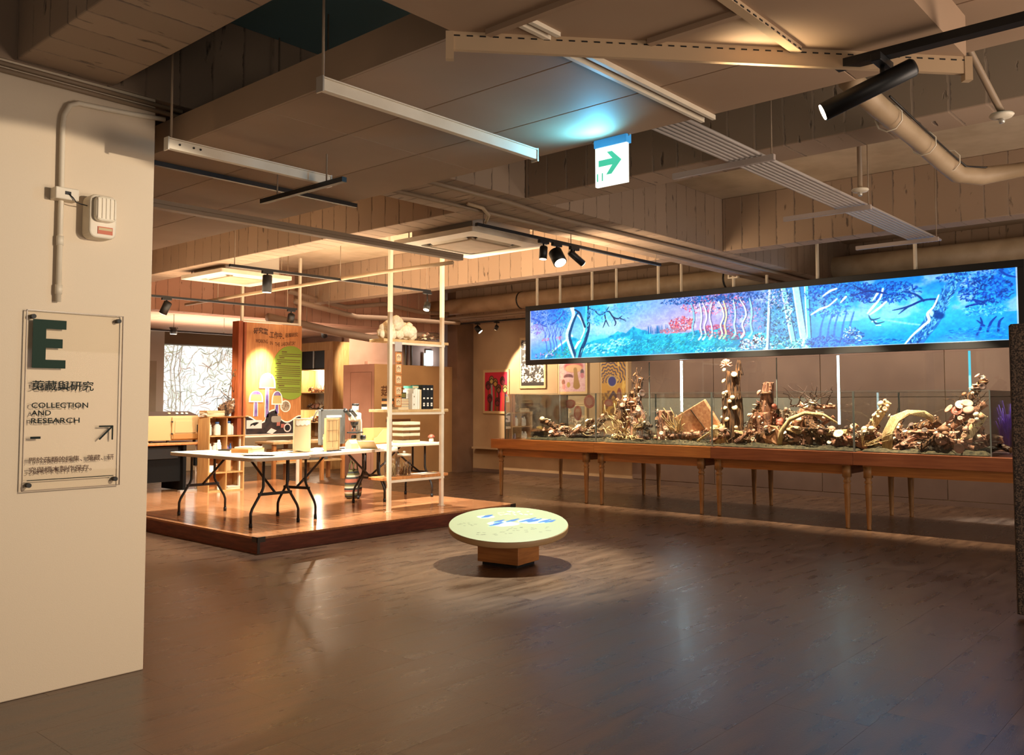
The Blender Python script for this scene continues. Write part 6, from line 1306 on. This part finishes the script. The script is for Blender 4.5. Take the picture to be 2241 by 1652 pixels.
# tall wooden display cabinet
t = thing('display_cabinet', 'tall oak display cabinet with backlit shelves at the rear', 'cabinet', (12.0, 17.3, 0))
box('side', 0, .45, -1.30, -.98, 0, 2.86, m_oak, t); box('side', 0, .45, -.05, .0, 0, 2.86, m_oak, t); box('top', -.012, .452, -1.302, .002, 2.68, 2.872, m_oak, t); box('back', .43, .45, -.98, -.05, 0, 2.68, mat('white_backing', (240, 230, 206), .7), t); box('base', .02, .43, -.98, -.05, 0, .7, m_oak, t); box('dark_pane', .04, .06, -.98, -.05, 2.28, 2.68, m_blackm, t); box('mullion', .02, .05, -.55, -.51, 2.28, 2.68, m_alu, t)
for z in (1.02, 1.32, 1.70, 2.24): box('shelf', .03, .43, -.98, -.05, z, z + .02, m_birch, t)
point('cabinet_lamp_light', (12.2, 16.8, 2.18), 16, SOFT, .05); point('cabinet_lamp_light', (12.2, 16.8, 1.26), 8, SOFT, .05)
for i, (y, z, k) in enumerate(((16.95, 1.721, 0), (16.7, 1.721, 1), (16.98, 1.341, 0), (16.82, 1.341, 2), (16.66, 1.341, 1), (16.95, 1.041, 2), (16.7, 1.041, 0))):
    tt = thing('specimen', ('driftwood specimen at the left of the upper cabinet shelf', 'round fungus specimen at the right of the upper cabinet shelf', 'specimen at the left of the middle cabinet shelf', 'specimen in the middle of the middle cabinet shelf', 'specimen at the right of the middle cabinet shelf', 'specimen at the left of the lower cabinet shelf', 'specimen at the right of the lower cabinet shelf')[i], 'specimen', (12.2, y, z))
    log('base', (0, .1, .02), (0, -.1, .03), .025, .02, m_bark, tt, 600 + i); scatter(tt, 6, (.03, .1, .02, .16), (.07, .12), (1, 3, 0), 610 + i)
# rose partition with lettering
t = thing('partition_box', 'rose and tan exhibition partition box with raised Chinese letters', 'partition', (11.1, 13.45, 0))
box('body', 0.02, 2.14, .02, .98, 0, 2.25, m_wallpink, t); box('front_panel', 0, 2.15, 0, .02, 0, 2.26, mat('tan_panel', (178, 138, 92), .7, col2=(166, 126, 82), scale=2), t, .003); box('side_panel', 0, .02, .02, 1.0, 0, 2.26, m_wallpink, t, .003)
box('door_line', -.003, 0, .09, .094, .1, 2.1, m_brownink, t); box('door_line', -.003, 0, .76, .764, .1, 2.1, m_brownink, t); box('door_line', -.003, 0, .09, .764, 2.1, 2.104, m_brownink, t)
text('lettering', '菇', .16, .36, 1.62, 1.83, XZ, -.004, m_choc, t, .02); text('lettering', '的花園', .62, 1.02, 1.62, 1.83, XZ, -.004, m_choc, t, .02); text('lettering', 'MUSHROOM', .18, .5, 1.38, 1.44, XZ, -.004, m_choc, t, .01)
box('rail', .30, .95, -.006, 0, 1.10, 1.16, m_choc, t)
# wall lamp, pipes and door frame on the rear wall
t = thing('wall_lamp', 'cool white wall lamp glowing above the partition', 'lamp', (14.9, 15.93, 2.42)); box('back_plate', -.10, .12, .03, .068, -.02, .38, m_alu, t); box('diffuser', -.07, .10, -.02, .03, 0, .36, mat_glow('cool_tube', (214, 240, 255), 5), t, .01); box('tool', -.20, -.12, .0, .05, -.02, .30, m_white, t, .01)
point('wall_lamp_light', (14.9, 15.7, 2.6), 4, COOL, .06)
for i, x in enumerate((13.9, 14.1, 14.3)): pipe(('brown wall pipe left of the cool lamp, first', 'brown wall pipe left of the cool lamp, second', 'brown wall pipe left of the cool lamp, third')[i], [(x, 15.95, 2.2), (x, 15.95, 3.0), (x - .06, 15.93, 3.1), (x - .5, 15.93, 3.12)], .03, m_conduit)
t = tag(box('electric_cabinet', 12.9, 13.75, 15.88, 15.995, 1.4, 2.45, m_wallpink, None, .006), 'rose painted electric cabinet on the rear wall', 'cabinet'); box('door', 12.95, 13.7, 15.865, 15.88, 1.45, 2.40, m_wallpink, t, .004)
# low bench of drawers behind the poster
t = thing('wood_bench', 'low light wood bench behind the laboratory poster', 'bench', (9.1, 13.9, 0)); box('top', 0, 1.7, 0, .6, .72, .76, m_birch, t, .004); box('shelf', .05, 1.65, .05, .55, .36, .39, m_birch, t)
for x in (.03, .6, 1.1, 1.6): box('leg', x, x + .06, .03, .09, 0, .72, m_orangewood, t); box('leg', x, x + .06, .5, .56, 0, .72, m_orangewood, t)
for i in range(3): book('booklet', ('white booklet at the left of the low bench', 'cream booklet in the middle of the low bench', 'white booklet at the right of the low bench')[i], 9.35 + i * .5, 14.1, .761, .36, .26, .02, 3 * i, (m_white, m_cream, m_white)[i], None, 'booklet')
tag(box('carton', 9.25, 9.7, 14.0, 14.35, .391, .62, m_card, None, .004), 'cardboard carton on the lower shelf of the low bench', 'box'); tag(box('carton', 10.0, 10.4, 14.0, 14.35, .391, .60, m_greymon, None, .004), 'grey carton on the lower shelf of the low bench', 'box')
